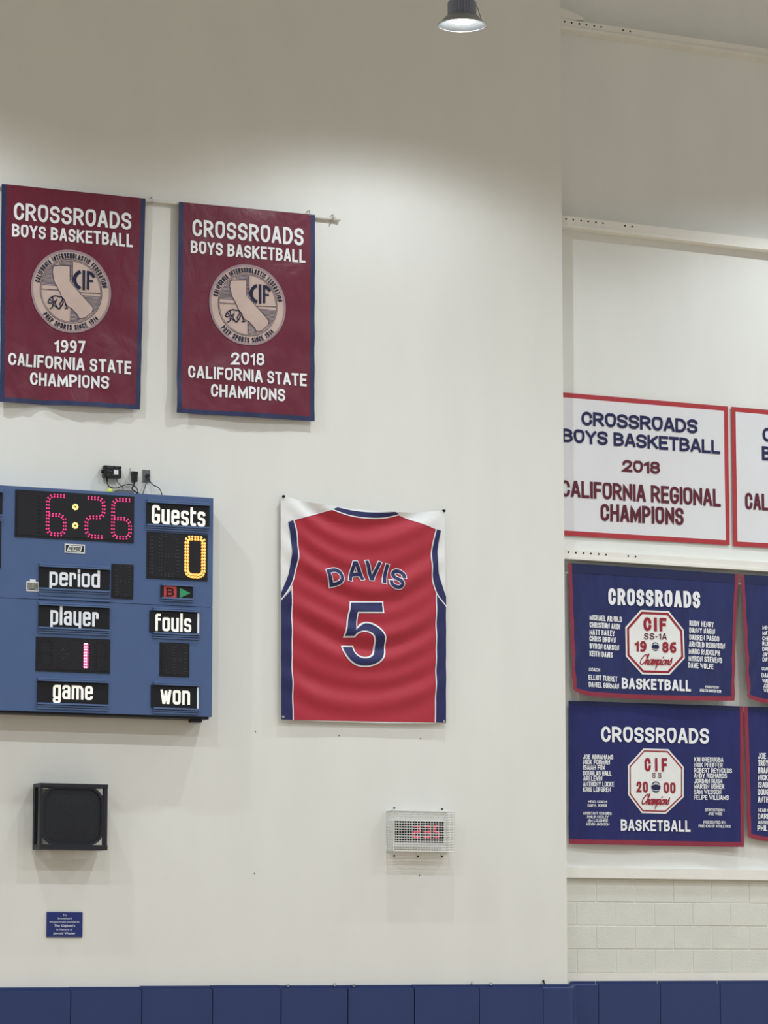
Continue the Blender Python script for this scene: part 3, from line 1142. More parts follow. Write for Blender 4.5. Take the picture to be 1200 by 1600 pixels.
for mb, lf, bar, stem, bow in (
        (outl, .008, ([(509, 738), (726, 738)], [(507, 816), (726, 816)]),
         ([(510, 738), (467, 972)], [(580, 738), (561, 820), (552, 910), (541, 972)]),
         ([(546, 912), (570, 885), (610, 870), (660, 880), (705, 910), (735, 960), (742, 1020), (735, 1080), (705, 1125), (660, 1152), (600, 1162), (540, 1150), (490, 1110), (462, 1060), (456, 1022)],
          [(538, 972), (560, 945), (600, 935), (640, 950), (662, 985), (665, 1030), (655, 1070), (630, 1090), (597, 1096), (565, 1085), (545, 1060), (538, 1022)])),
        (core, .012, ([(518, 747), (717, 747)], [(515, 806), (717, 806)]),
         ([(518, 747), (477, 962)], [(572, 747), (553, 820), (544, 915), (534, 962)]),
         ([(540, 925), (575, 896), (610, 880), (656, 890), (698, 918), (726, 963), (733, 1020), (726, 1076), (698, 1118), (656, 1143), (600, 1152), (544, 1141), (497, 1104), (472, 1057), (466, 1031)],
          [(530, 962), (556, 937), (600, 925), (647, 941), (672, 982), (675, 1030), (664, 1075), (636, 1099), (597, 1106), (559, 1094), (537, 1065), (529, 1031)]))):
    band(mb, [J(*q) for q in bar[0]], [J(*q) for q in bar[1]], jf(lf), 8, 3)
    band(mb, [J(*q) for q in stem[0]], [J(*q) for q in stem[1]], jf(lf + .0006), 9, 3)
    band(mb, [J(*q) for q in catmull(bow[0], 3)], [J(*q) for q in catmull(bow[1], 3)], jf(lf + .0012), 40, 3)
o = core.build('jersey_number', M['jersey_navy'], JT)
outl.build('number_outline', M['white_twill'], o)
for q in ((83, 68), (1112, 160), (80, 1480), (1112, 1508)):
    p = J(*q)
    b = MB()
    b.tube([cl.pos(p.x, p.y, -.02), cl.pos(p.x, p.y, .012)], .012, 10)
    b.build('grommet', M['hole'] if q[1] < 500 else M['steel'], JT)


# ------------------------------------------------------------------ white banners on the recessed wall
def white_banner(quad, lines, label, seed):
    def h(s, t):
        return .006 + .005 * noise.noise(Vector((1.5 * s + seed, 2 * t, seed))) + .004 * t * noise.noise(Vector((5 * s + 2 * t, t, seed + 5)))
    cl = Cloth(WR, .012, quad, h)
    p = cl.st2az(.5, 0)
    t = thing('regional_banner', WR.P(p.x, p.y, .012), label, 'banner', 'white banners with red borders')
    w = (cl.c[1] - cl.c[0]).length
    hgt = (cl.c[3] - cl.c[0]).length
    bs, bt = .045 / w, .045 / hgt
    b = MB()
    cl.patch(b, bs, 1 - bs, bt, 1 - bt)
    b.build('banner_field', M['vinyl_white'], t, smooth=True, solid=.002)
    b = MB()
    cl.patch(b, 0, bs, 0, 1)
    cl.patch(b, 1 - bs, 1, 0, 1)
    cl.patch(b, bs, 1 - bs, 0, bt)
    cl.patch(b, bs, 1 - bs, 1 - bt, 1)
    b.build('red_border', M['vinyl_red'], t, smooth=True, solid=.003)
    for txt, bl, br, hl, hr, m, th in lines:
        b = MB()
        set_text(b, cl, txt, bl, br, hl, hr, th, FONT, 1.2, .34, .38, lift=.004)
        b.build('lettering', M[m], t)
    return t


white_banner([(866, 612.2), (1136.8, 635.2), (1139.8, 852), (869.5, 836)],
             [('CROSSROADS', (907.7, 664.8), (1089.2, 678), 22, 22.2, 'ink_navy', .205), ('BOYS BASKETBALL', (878, 690.8), (1124.4, 709.8), 21.5, 21.5, 'ink_navy', .205),
              ('2018', (971.8, 737.5), (1030.5, 741), 19, 19, 'ink_maroon', .225), ('CALIFORNIA REGIONAL', (875.5, 776), (1125.2, 792.2), 26, 27.5, 'ink_maroon', .175),
              ('CHAMPIONS', (937.3, 814), (1067.4, 821), 27, 27, 'ink_maroon', .185)],
             'white banner with red border reading 2018 in dark red', 1.0)
white_banner([(1142.5, 635.6), (1382, 657), (1385, 866), (1145.5, 853.4)],
             [('CROSSROADS', (1191.2, 690), (1350, 702), 22, 21, 'ink_navy', .205), ('BASKETBALL', (1190, 719), (1350, 731), 22, 21, 'ink_navy', .205),
              ('CALIFORNIA REGIONAL', (1163.6, 795.8), (1370, 809), 26, 25, 'ink_maroon', .175)],
             'white banner with red border cut off at the right edge of the photo', 7.0)


# ------------------------------------------------------------------ navy banners
def champions_script(mb, face, lift, bl, br, hgt, w):
    """Handwritten-style word along a baseline from bl to br (photo points)."""
    L = []

    def add(x, pts):
        L.append([(x + p[0], p[1]) for p in pts])
    add(0, [(.75, .8), (.7, 1), (.4, .92), (.08, .5), (.08, .12), (.32, 0), (.62, .18), (.85, .55), (.98, .95), (.92, 1.05), (.86, .6), (.82, .0)])
    add(.82, [(0, 0), (.1, .36), (.26, .5), (.32, .4), (.27, .08), (.36, 0), (.46, .12)])
    add(1.25, [(.42, .46), (.2, .5), (.03, .2), (.13, 0), (.32, .15), (.46, .5), (.42, .1), (.5, 0), (.6, .12)])
    add(1.85, [(.0, .5), (.02, 0), (.1, .36), (.24, .5), (.28, .35), (.26, 0), (.34, .36), (.48, .5), (.53, .35), (.5, .05), (.62, .08)])
    add(2.48, [(.02, .5), (-.02, -.42), (.04, .2), (.2, .5), (.38, .42), (.34, .1), (.14, 0), (.08, .1), (.5, .14)])
    add(2.98, [(.02, .5), (0, .12), (.1, 0), (.22, .12)])
    add(3.0, [(.1, .72), (.13, .78)])
    add(3.2, [(.3, .5), (.06, .4), (.0, .14), (.14, 0), (.34, .12), (.38, .36), (.26, .5), (.5, .42)])
    add(3.7, [(.0, .5), (.0, 0), (.08, .34), (.24, .5), (.3, .36), (.27, .06), (.4, .08)])
    add(4.1, [(.0, .05), (.26, .62), (.3, .5), (.34, .2), (.2, 0), (0, .06)])
    p0, p1 = Vector(face.az(*bl)), Vector(face.az(*br))
    q0 = Vector(face.az(bl[0], bl[1] - hgt))
    H = q0.y - p0.y
    W = p1.x - p0.x
    sl = (p1.y - p0.y) / W

    def f(p):
        return face.pos(p0.x + p.x, p0.y + sl * p.x + p.y, lift)
    sx = (W - .32 * H) / 4.45
    for s in L:
        pts = [Vector((q[0] * sx + .32 * q[1] * H, q[1] * H)) for q in catmull(s, 4)]
        put_ribbon(mb, ribbon(pts, w), f)


def octagon(cl, t, outer, k_ring, k_in, items, ball, champ, z9):
    def zp(x, y):
        return (960 + x / 9.23, z9 + y / 9.23)
    pts = [Vector(cl.az(*zp(*q))) for q in outer]
    cen = sum(pts, Vector((0, 0))) / 8

    def f(l):
        return lambda q: cl.pos(q[0], q[1], l)
    b = MB()
    ring_fill(b, pts, cen, f(.004), 0, 1, 7)
    patch = b.build('octagon_patch', M['patch_white'], t)
    b = MB()
    ring_fill(b, pts, cen, f(.006), k_in, k_ring, 1)
    b.build('octagon_border', M['patch_red'], patch)
    for txt, bl, br, hl, hr, m, th, gp in items:
        b = MB()
        set_text(b, cl, txt, zp(*bl), zp(*br), hl / 9.23, hr / 9.23, th, FONT, 1.5, gp, lift=.007)
        b.build('patch_lettering', M[m], patch)
    b = MB()
    bc = Vector(cl.az(*zp(*ball[:2])))
    rr = ball[2] / 9.23 / 182.0
    circ = [bc + Vector((rr * .97 * math.cos(2 * math.pi * k / 32), rr * math.sin(2 * math.pi * k / 32))) for k in range(32)]
    ring_fill(b, circ, bc, f(.007), 0, 1, 3)
    bl_ = b.build('basketball_emblem', M['ink_navy'], patch)
    b = MB()
    for st in ([(-.95, .25), (-.5, .45), (0, .5), (.5, .45), (.95, .2)], [(-.8, -.5), (-.3, -.65), (.3, -.65), (.8, -.5)], [(-.5, .5), (0, .78), (.5, .5)], [(-.18, .62), (0, .48), (.2, .62)]):
        put_ribbon(b, ribbon([bc + Vector(q) * rr for q in catmull(st, 4)], rr * .10, step=1), f(.0085))
    b.build('ball_seams', M['patch_white'], bl_)
    b = MB()
    champions_script(b, cl, .007, zp(*champ[0]), zp(*champ[1]), champ[2] / 9.23, .0105)
    b.build('script_lettering', M['patch_red'], patch)


def navy_banner(off, quad, h, edge, mfield, borders, lines, names, label, sleeve, zs):
    cl = Cloth(WR, off, quad, h, edge)
    p = cl.st2az(.5, 0)
    t = thing('championship_banner', WR.P(p.x, p.y, off), label, 'banner', 'navy championship banners on the recessed wall')
    l, r, bt = borders
    b = MB()
    cl.patch(b, l, 1 - r, sleeve, 1 - bt, 0, .035)
    b.build('banner_field', M[mfield], t, smooth=True, solid=.002)
    b = MB()
    cl.patch(b, l, 1 - r, 0, sleeve, .002, .035)
    b.build('top_sleeve', M['navy_hem'], t, smooth=True, solid=.004)
    b = MB()
    if l:
        cl.patch(b, 0, l, 0, 1, .002, .03)
    cl.patch(b, 1 - r, 1, 0, 1, .002, .03)
    cl.patch(b, l, 1 - r, 1 - bt, 1, .002, .03)
    b.build('hem_border', M['crimson_hem'], t, smooth=True, solid=.003)

    def zp(x, y):
        return (870 + x / 3.6364, zs + y / 3.6364)
    for txt, x0, x1, yl, yr, hh, th, gp in lines:
        b = MB()
        set_text(b, cl, txt, zp(x0, yl), zp(x1, yr), hh / 3.6364, hh / 3.6364, th, FONT, 1.5, gp, lift=.005)
        b.build('lettering', M['white_twill'], t)
    for lst in names:
        for txt, x0, x1, y0, hh, sl in lst:
            b = MB()
            set_text(b, cl, txt, zp(x0, y0), zp(x1, y0 + (x1 - x0) * sl), hh / 3.6364, None, .172, FONT, 1.3, .45, .4, lift=.005)
            b.build('name_line', M['white_twill'], t)
    return cl, t


def hem_wave(sd, edge_amp=.012):
    def h(s, t):
        e = max(0, 1 - 6 * s) + .6 * max(0, 1 - 7 * (1 - s))
        v = edge_amp * e * t * math.sin(2 * math.pi * (11 * s + 4.5 * t))
        v += .012 * t * math.sin(2 * math.pi * (1.3 * s + .3 * sd)) + .006 * noise.noise(Vector((4 * s + sd, 2 * t, sd))) * (.3 + t)
        v += .004 * math.sin(2 * math.pi * (6 * s + .4 * t + sd)) * (.2 + t) * .6
        return v + .006
    return h


def sag_edge(bow_l, bow_r, lift_c):
    def e(s, t):
        dx = bow_l * (1 - s) * t * (1.6 - .6 * t) + bow_r * s * math.sin(math.pi * min(1, t)) * .5
        c = 0.0
        if s < .12:
            c = .05 * (1 - s / .12) ** 2
        return (dx, (c * lift_c) * t ** 3 - .015 * lift_c * math.sin(math.pi * s) * t ** 3)
    return e


sl = .065
L86 = [('MICHAEL ARNOLD', 182, 368, 433, 31, sl), ('CHRISTIAN AUDI', 182, 358, 474, 31, sl), ('MATT BAILEY', 182, 327, 515, 31, sl), ('CHRIS BROWN', 182, 335, 553, 31, sl),
       ('BYRON CARSON', 182, 352, 595, 31, sl), ('KEITH DAVIS', 180, 315, 638, 31, sl)]
R86 = [('RUDY HENRY', 748, 886, 466, 31, sl), ('DANNY NAGIN', 747, 894, 505, 31, sl), ('DARREN PASCO', 747, 918, 545, 31, sl), ('ARNOLD ROBINSON', 745, 952, 584, 31, sl),
       ('MARC RUDOLPH', 743, 923, 625, 31, sl), ('MYRON STEVENS', 742, 935, 665, 31, sl), ('DAVE WOLFE', 740, 884, 704, 31, sl)]
C86 = [('COACH', 178, 240, 724, 20, .05), ('ELLIOT TURRET', 175, 343, 773, 30, .06), ('DANIEL GORMAN', 175, 352, 813, 30, .06)]
P86 = [('PRESENTED BY', 836, 918, 819, 14, .05), ('ATHLETIC BOOSTER CLUB', 806, 930, 840, 16, .05)]
cl, t = navy_banner(.105, [(887.2, 879.8), (1153.4, 897.2), (1147.2, 1095), (893.5, 1086)], hem_wave(1.0), sag_edge(0.0, -.02, 1.0), 'navy_felt', (.02, .02, .034),
                    [('CROSSROADS', 290, 810, 346, 366, 95, .21, .55), ('BASKETBALL', 368, 755, 822, 839, 63, .21, .5)], [L86, R86, C86, P86],
                    'navy basketball banner reading 1986 with crimson hem, under a beam', .072, 850)
octagon(cl, t, [(375, 120), (775, 140), (985, 410), (998, 820), (780, 1060), (395, 1048), (160, 790), (153, 370)], .945, .875,
        [('CIF', (415, 424), (740, 432), 200, 192, 'patch_red', .23, 1.0), ('SS-1A', (425, 546), (742, 553), 92, 95, 'ink_maroon', .17, 1.2),
         ('19', (292, 718), (457, 726), 152, 158, 'patch_red', .23, .6), ('86', (680, 738), (876, 746), 156, 158, 'patch_red', .23, .6)],
        (582, 650, 66), ((355, 905), (835, 915), 140), 940)

sl = .012
L00 = [('JOE ABRAHAMS', 147, 316, 350, 27, sl), ('NICK FORMAN', 147, 297, 380, 27, sl), ('ISAIAH FOX', 147, 270, 411, 27, sl), ('DOUGLAS HALL', 147, 305, 443, 27, sl),
       ('ARI LEVIN', 147, 253, 473, 27, sl), ('ANTHONY LOCKE', 147, 320, 504, 27, sl), ('KRIS LOFGREN', 147, 300, 535, 27, sl)]
R00 = [('KAI OREDUGBA', 778, 942, 365, 27, sl), ('NICK PFEIFFER', 778, 939, 396, 27, sl), ('ROBERT REYNOLDS', 778, 991, 427, 27, sl), ('ANDY RICHARDS', 778, 963, 457, 27, sl),
       ('JORDAN RUSH', 778, 936, 488, 27, sl), ('MARTIN USHER', 778, 948, 518, 27, sl), ('SAM WESSON', 778, 931, 549, 27, sl), ('FELIPE WILLIAMS', 778, 973, 580, 27, sl)]
C00 = [('HEAD COACH:', 175, 282, 599, 15, sl), ('DARYL ROPER', 172, 280, 621, 16, sl), ('ASSISTANT COACHES:', 147, 307, 665, 16, sl), ('PHILIP COOLEY', 170, 288, 686, 16, sl),
       ('JIM LOUGHRIE', 172, 286, 706, 16, sl), ('KEVIN JACKSON', 166, 293, 727, 16, sl)]
P00 = [('STATISTICIAN:', 840, 950, 646, 16, sl), ('JOE WISE', 858, 935, 668, 16, sl), ('PRESENTED BY:', 833, 956, 716, 16, sl), ('FRIENDS OF ATHLETICS', 806, 982, 738, 16, sl)]
cl, t = navy_banner(.05, [(887.9, 1095), (1160.8, 1103.8), (1160.4, 1323.6), (889.2, 1318.6)], hem_wave(3.0, .006), None, 'navy_felt_b', (0, .02, .034),
                    [('CROSSROADS', 247, 862, 252, 263, 88, .19, .6), ('BASKETBALL', 357, 760, 756, 763, 64, .19, .6)], [L00, R00, C00, P00],
                    'navy basketball banner reading 2000, above the block wall ledge', .03, 1090)
octagon(cl, t, [(410, 88), (772, 98), (996, 355), (996, 790), (740, 1030), (385, 1020), (180, 757), (180, 335)], .945, .905,
        [('CIF', (425, 418), (755, 420), 196, 192, 'patch_red', .2, 1.9), ('S S', (535, 514), (668, 516), 76, 76, 'ink_maroon', .14, .8),
         ('20', (305, 720), (472, 728), 158, 158, 'patch_red', .2, .7), ('00', (705, 735), (878, 738), 158, 158, 'patch_red', .2, .7)],
        (588, 643, 85), ((375, 890), (810, 897), 140), 1160)
# the two navy banners cut by the frame
sl = .06
NR = [[(q, 1166, 1166 + w, y, 24, sl) for q, w, y in (('MIN', 36, 486), ('MAT', 40, 518), ('CHR', 40, 548), ('RUD', 40, 578), ('DAR', 40, 608), ('JAY', 40, 640), ('DAV', 42, 668))],
      [('COACH', 1163, 1213, 717, 18, .05), ('DAV', 1163, 1203, 758, 26, sl), ('WAR', 1166, 1206, 790, 25, sl), ('JOE', 1170, 1204, 816, 22, sl), ('WIL', 1174, 1206, 842, 22, sl)]]
navy_banner(.105, [(1157, 897.6), (1400, 913), (1394, 1107), (1164.5, 1096)], hem_wave(5.0, .014), sag_edge(.02, 0, 1.0), 'navy_felt', (.02, .02, .034), [], NR,
            'navy banner under the beam, cut off at the right edge of the photo', .072, 850)
sl = .012
NR = [[(q, 1140, 1140 + w, y, 34, sl) for q, w, y in (('JOE A', 72, 349), ('TROY', 58, 389), ('BRAN', 60, 431), ('NICK', 56, 471), ('ISAIA', 66, 512), ('DOUG', 60, 554), ('ANTH', 60, 596))],
      [('HEAD C', 1140, 1205, 650, 20, sl), ('DARI', 1140, 1196, 689, 30, sl), ('ASSIS', 1140, 1198, 720, 20, sl), ('PHIL', 1138, 1194, 758, 32, sl)]]
navy_banner(.05, [(1162, 1104), (1410, 1113), (1410, 1326), (1166, 1312)], hem_wave(8.0, .006), sag_edge(.01, 0, .6), 'navy_felt_b', (.022, .02, .034), [], NR,
            'bright navy banner beside the one reading 2000, cut off at the right edge', .03, 1090)

# ------------------------------------------------------------------ scoreboard
BO = .22                                                   # front face distance from the wall
a0, _ = WL.az(-102, 900, BO)
a1, _ = WL.az(332.5, 900, BO)
zt = (WL.az(0, 757.7, BO)[1] + WL.az(334, 778.7, BO)[1]) / 2
zb = (WL.az(0, 1110.3, BO)[1] + WL.az(331, 1119.5, BO)[1]) / 2
zm = (WL.az(0, 934.2, BO)[1] + WL.az(333, 948.8, BO)[1]) / 2
SB = thing('scoreboard', WL.P((a0 + a1) / 2, zb, 0), 'large blue electronic scoreboard showing red time 6:26', 'scoreboard')
boxpart('upper_cabinet', WL, a0, a1, zm + .002, zt, .001, BO, M['board_blue'], SB, .008)
boxpart('lower_cabinet', WL, a0, a1, zb, zm - .002, .001, BO, M['board_blue'], SB, .008)
boxpart('bottom_channel', WL, a0 + .02, a1 - .02, zb - .02, zb, .02, BO - .02, M['bezel'], SB)
q = WL.rect([(299, 1120), (315, 1120.5), (315, 1128.9), (299, 1128.5)], BO - .05)
boxpart('junction_box', WL, q[0], q[1], q[2], zb - .02, BO - .12, BO - .04, M['bezel'], SB, .004)


def dots(mb, strokes, pitch, rad, w, f, rows=2):
    """Round LED lenses in rows along strokes."""
    for s in strokes:
        L = [0.0]
        for p, q2 in zip(s, s[1:]):
            L.append(L[-1] + (q2 - p).length)
        n = max(1, int(round(L[-1] / pitch)))
        for i in range(n + 1):
            d = L[-1] * i / n
            j = 0
            while j < len(s) - 2 and L[j + 1] < d:
                j += 1
            k = (d - L[j]) / max(1e-9, L[j + 1] - L[j])
            p = s[j].lerp(s[j + 1], min(1, max(0, k)))
            dr = (s[j + 1] - s[j]).normalized()
            nn = Vector((-dr.y, dr.x))
            for r in range(rows):
                o = (r - (rows - 1) / 2) * w
                c = p + nn * o
                m = 6
                top = [f(c + Vector((rad * math.cos(2 * math.pi * e / m), rad * math.sin(2 * math.pi * e / m))), .002) for e in range(m)]
                cen = f(c, .006)
                mb.add(top + [cen], [(e, (e + 1) % m, m) for e in range(m)])


LED = dict(FONT)
LED['6'] = (1, [[(.95, 1), (0, 1, 1), (0, 0, 1), (1, 0, 1), (1, .5, 1), (.1, .5)]])
LED['2'] = (1, [[(.1, 1), (1, 1, 1), (1, .5, 1), (0, .5, 1), (0, 0, 1), (.9, 0)]])
LED['0'] = (1, [[(.5, 1), (0, 1, 1), (0, 0, 1), (1, 0, 1), (1, 1, 1), (.5, 1)]])
LED['8'] = (1, [[(.5, 1), (0, 1, 1), (0, 0, 1), (1, 0, 1), (1, 1, 1), (.5, 1)], [(.12, .5), (.88, .5)]])
LED['1'] = (0, [[(0, 0), (0, 1)]])


def led_digit(chh, tl, br, parent, m, off, pitch=.030, rad=.0095, w=.022, wid=None):
    """LED numeral filling the photo box tl - br."""
    A = Vector(WL.az(tl[0], br[1], off))
    Bq = Vector(WL.az(br[0], tl[1], off))
    W, H = Bq.x - A.x, Bq.y - A.y
    wf, strokes = LED[chh]
    t = w + 2 * rad
    mb = MB()
    res = []
    for s in strokes:
        res.append(soften([((t / 2 + q[0] * (W - t)), t / 2 + q[1] * (H - t)) + tuple(q[2:]) for q in s], 1.0, 4, .6))
    dots(mb, res, pitch, rad, w, lambda p, l: WL.P(A.x + p.x, A.y + p.y, off + l))
    return mb.build('led_digit', m, parent)


def display(name, quad, label=None, o=None):
    r = WL.rect(quad, BO + .01)
    d = boxpart(name, WL, r[0], r[1], r[2], r[3], BO - .004, BO + .006, M['bezel'], SB, .003)
    i = .018
    boxpart('display_face', WL, r[0] + i, r[1] - i, r[2] + i, r[3] - i, BO + .004, BO + .009, M['face_black'], d)
    if label:
        d['label'] = label
    return d


DO = BO + .009
d = display('clock_display', [(24.4, 764.1), (209.9, 776.2), (209.4, 849), (23.3, 838)], 'black game clock panel with red digits')
led_digit('6', (71, 772.5), (104.6, 837.5), d, M['led_pink'], DO, .0285, .0078, .019)
led_digit('2', (131.6, 776.5), (165.2, 841), d, M['led_pink'], DO, .0285, .0078, .019)
led_digit('6', (173.0, 779), (206.5, 842.7), d, M['led_pink'], DO, .0285, .0078, .019)
led_digit('1', (58, 771), (64, 834), d, M['face_black'], DO, .03, .007, .018)
for u, v in ((117.7, 792.2), (117.4, 821.2)):
    a, z = WL.az(u, v, DO)
    b = MB()
    for k in range(7):
        an = 2 * math.pi * k / 7
        c = Vector((a + .018 * math.cos(an), z + .018 * math.sin(an)))
        top = [WL.P(c.x + .0105 * math.cos(math.pi * e / 3), c.y + .0105 * math.sin(math.pi * e / 3), DO + .002) for e in range(6)]
        b.add(top + [WL.P(c.x, c.y, DO + .006)], [(e, (e + 1) % 6, 6) for e in range(6)])
    b.build('colon_dot', M['led_amber'], d)
d = display('guest_score_display', [(229.6, 830.3), (324.9, 836), (324.6, 908.4), (229.4, 903.4)], 'black score panel with orange zero')
led_digit('0', (287.6, 838), (321.8, 903), d, M['led_orange'], DO, .026, .0115, .022)
led_digit('0', (287.9, 838.3), (321.5, 902.7), d, M['led_amber'], DO + .004, .026, .0078, .020)
led_digit('8', (247.8, 836), (280, 900.5), d, M['led_off'], DO, .030, .0042, .018)
led_digit('1', (234, 837), (240, 897), d, M['led_off'], DO, .030, .0042, .018)
d = display('period_display', [(175, 880.7), (209, 882.4), (208.5, 936), (174.2, 934.8)], 'small unlit black digit panel')
led_digit('8', (179.5, 884.5), (205, 932.5), d, M['led_off'], DO, .026, .0036, .014)
d = display('player_display', [(56.5, 994.3), (172.5, 999.5), (172, 1053.3), (56, 1047.5)], 'black panel with one pink lit digit')
led_digit('1', (130.3, 1003.5), (137.2, 1045.5), d, M['led_white'], DO, .0235, .0105, .015)
led_digit('1', (129.6, 1003.2), (137.8, 1046), d, M['led_pink'], DO - .001, .0235, .0150, .018)
led_digit('8', (61, 999), (83, 1042), d, M['face_black'], DO, .026, .004, .014)
led_digit('8', (147, 1003), (168, 1048), d, M['face_black'], DO, .026, .004, .014)
a, z = WL.az(99, 1022, DO)
b = MB()
for x, y in [(-2, 0), (-1, 0), (1, 0), (2, 0), (0, 1.6), (.6, 1.2), (-.6, 1.2), (0, -1.6), (.6, -1.2), (-.6, -1.2)]:
    c = Vector((a + x * .02, z + y * .025))
    top = [WL.P(c.x + .004 * math.cos(math.pi * e / 3), c.y + .004 * math.sin(math.pi * e / 3), DO + .002) for e in range(6)]
    b.add(top, [tuple(range(6))])
b.build('colon_dot', M['led_off'], d)
d = display('fouls_display', [(250, 1003.8), (296.5, 1005), (296, 1058.3), (250, 1055.8)], 'small unlit black digit panel')
led_digit('8', (269, 1008), (291.5, 1055), d, M['led_off'], DO, .026, .0036, .014)
led_digit('1', (255, 1009), (260, 1050), d, M['face_black'], DO, .026, .004, .014)
d = display('home_score_display', [(-92, 809), (2.2, 815.5), (2, 888.5), (-92, 882.5)], 'black score panel with red digit')
led_digit('0', (-36, 818), (-1.5, 882), d, M['led_red'], DO, .026, .0115, .022)


def name_plate(quad, txt, bl, br, cap, m='sign_white', t=.148, extra_bar=None, rails=True, rail_in=0.0):
    r = WL.rect(quad, BO + .012)
    d = boxpart('name_plate', WL, r[0], r[1], r[2], r[3], BO - .002, BO + .012, M['plate_black'], SB)
    if txt:
        b = MB()
        set_text(b, Flat(WL, BO + .012), txt, bl, br, cap, None, t, LOWER, 1.0, .62, lift=.002, sq=.55)
        b.build('lettering', M[m], d)
        d['label'] = 'black plate lettered ' + txt.lower()
    if extra_bar:
        q = WL.rect([(extra_bar[0], quad[1][1] + 1.5), (extra_bar[1], quad[1][1] + 1.5), (extra_bar[1], quad[2][1] - .5), (extra_bar[0], quad[2][1] - .5)], BO + .014)
        boxpart('white_strip', WL, q[0], q[1], q[2], q[3], BO + .01, BO + .015, M['sign_plain'], d)
    if rails:
        x0 = r[0] + rail_in
        for z0, z1, o in ((r[3], r[3] + .012, .03), (r[3] + .016, r[3] + .030, .018), (r[2] - .014, r[2], .03), (r[2] - .032, r[2] - .019, .018), (r[2] - .05, r[2] - .038, .012)):
            boxpart('plate_rail', WL, x0, r[1], z0, z1, BO - .002, BO + o, M['rail_blue'], d, .004)
    return d


name_plate([(229.4, 784.9), (327.8, 790.9), (327, 824.1), (229.4, 818.4)], 'Guests', (237, 817.8), (320.5, 823.2), 29.2)
name_plate([(61, 885.7), (172, 890.3), (171.4, 923.3), (61, 918.3)], 'period', (77, 914.8), (155.8, 918.6), 27.3, 'sign_plain')
name_plate([(60.5, 945.8), (171.4, 949.8), (171, 984.3), (60.5, 978.8)], 'player', (78.3, 975.8), (153.7, 979.4), 28.5, 'sign_plain')
name_plate([(58.8, 1063.8), (170, 1067.5), (169, 1100.8), (58, 1098)], 'game', (82.5, 1091.8), (144.6, 1094), 27.5)
name_plate([(234.3, 953.8), (311.7, 956.6), (311.7, 990.2), (234.3, 987.8)], 'fouls', (242.6, 985.6), (298.6, 988), 27, extra_bar=(308.4, 311.2), rail_in=.03)
name_plate([(236.8, 1070), (311, 1072.5), (310.8, 1107.5), (236.3, 1105)], 'won', (250.6, 1099.6), (296.6, 1101.6), 28, extra_bar=(308, 310.5), rail_in=.02)
name_plate([(-94, 764), (3.9, 769.8), (3.6, 804.5), (-94, 798.5)], None, None, None, 0)
# period filler slats between the two plates
r = WL.rect([(61, 926), (171.4, 931), (171.3, 941), (61, 936)], BO)
for k in range(2):
    z0 = r[2] + (r[3] - r[2]) * k / 2
    boxpart('slat_rail', WL, r[0], r[1], z0 + .004, z0 + .02, BO - .002, BO + .008, M['rail_blue'], SB, .003)

# bonus and possession window
r = WL.rect([(251.3, 914.4), (301.4, 917), (301.2, 935.7), (251.6, 932.8)], BO + .012)
d = boxpart('possession_window', WL, r[0], r[1], r[2], r[3], BO - .002, BO + .012, M['plate_black'], SB)
for z0, z1, o in ((r[3], r[3] + .014, .026), (r[2] - .014, r[2], .026), (r[2] - .03, r[2] - .018, .014)):
    boxpart('plate_rail', WL, r[0] + .004, r[1], z0, z1, BO - .002, BO + o, M['rail_blue'], d, .004)
q = WL.rect([(256, 914.9), (275.9, 916), (275.9, 934.6), (256, 933.5)], BO + .014)
boxpart('bonus_tile', WL, q[0], q[1], q[2], q[3], BO + .01, BO + .014, M['tile_red'], d)
b = MB()
ff = Flat(WL, BO + .014)
set_text(b, ff, 'B', (260.4, 931.6), (271.8, 932.2), 13.6, None, .17, FONT, 1.0, lift=.002)
for u0, u1, v0, v1 in ((258.8, 266, 917.9, 919.9), (258.8, 266, 930.2, 932.2)):
    x0, z1 = ff.az(u0, v0)
    x1, z0 = ff.az(u1, v1)
    b.add([ff.pos(x0, z0, .0022), ff.pos(x1, z0, .0022), ff.pos(x1, z1, .0022), ff.pos(x0, z1, .0022)], [(0, 1, 2, 3)])
b.build('bonus_letter', M['plate_black'], d)
b = MB()
tri = [ff.az(280.9, 918.4), ff.az(280.9, 934.5), ff.az(297.4, 926.9)]
vs = [ff.pos(x, z, -.002) for x, z in tri] + [ff.pos(x, z, .002) for x, z in tri]
b.add(vs, [(3, 4, 5), (0, 1, 4, 3), (1, 2, 5, 4), (2, 0, 3, 5)])
b.build('possession_arrow', M['tile_green'], d)

# maker's plate and sticker
q = WL.rect([(101.4, 849.3), (132.9, 851), (132.4, 865.2), (100.8, 863.2)], BO + .006)
d = boxpart('maker_plate', WL, q[0], q[1], q[2], q[3], BO - .001, BO + .006, M['white_plastic'], SB, .003)
boxpart('plate_inset', WL, q[0] + .01, q[1] - .01, q[2] + .011, q[3] - .011, BO + .004, BO + .008, M['plate_black'], d)
ff = Flat(WL, BO + .008)
b = MB()
pg = [ff.az(107.5, 852.3), ff.az(128.8, 853.6), ff.az(126.2, 862), ff.az(104.4, 860.6)]
b.add([ff.pos(x, z, .001) for x, z in pg], [(0, 3, 2, 1)])
b.build('logo_ground', M['white_plastic'], d)
b = MB()
set_text(b, ff, 'NEVCO', (106.8, 859.3), (124.6, 860.6), 5.8, None, .2, FONT, 1.0, .4, lift=.002, shear=.3)
b.build('logo_lettering', M['plate_black'], d)
q = WL.rect([(41.3, 908.4), (60.6, 909.2), (60.6, 924.4), (41.3, 923.6)], BO + .003)
d = boxpart('sticker', WL, q[0], q[1], q[2], q[3], BO - .001, BO + .003, M['white_plastic'], SB)
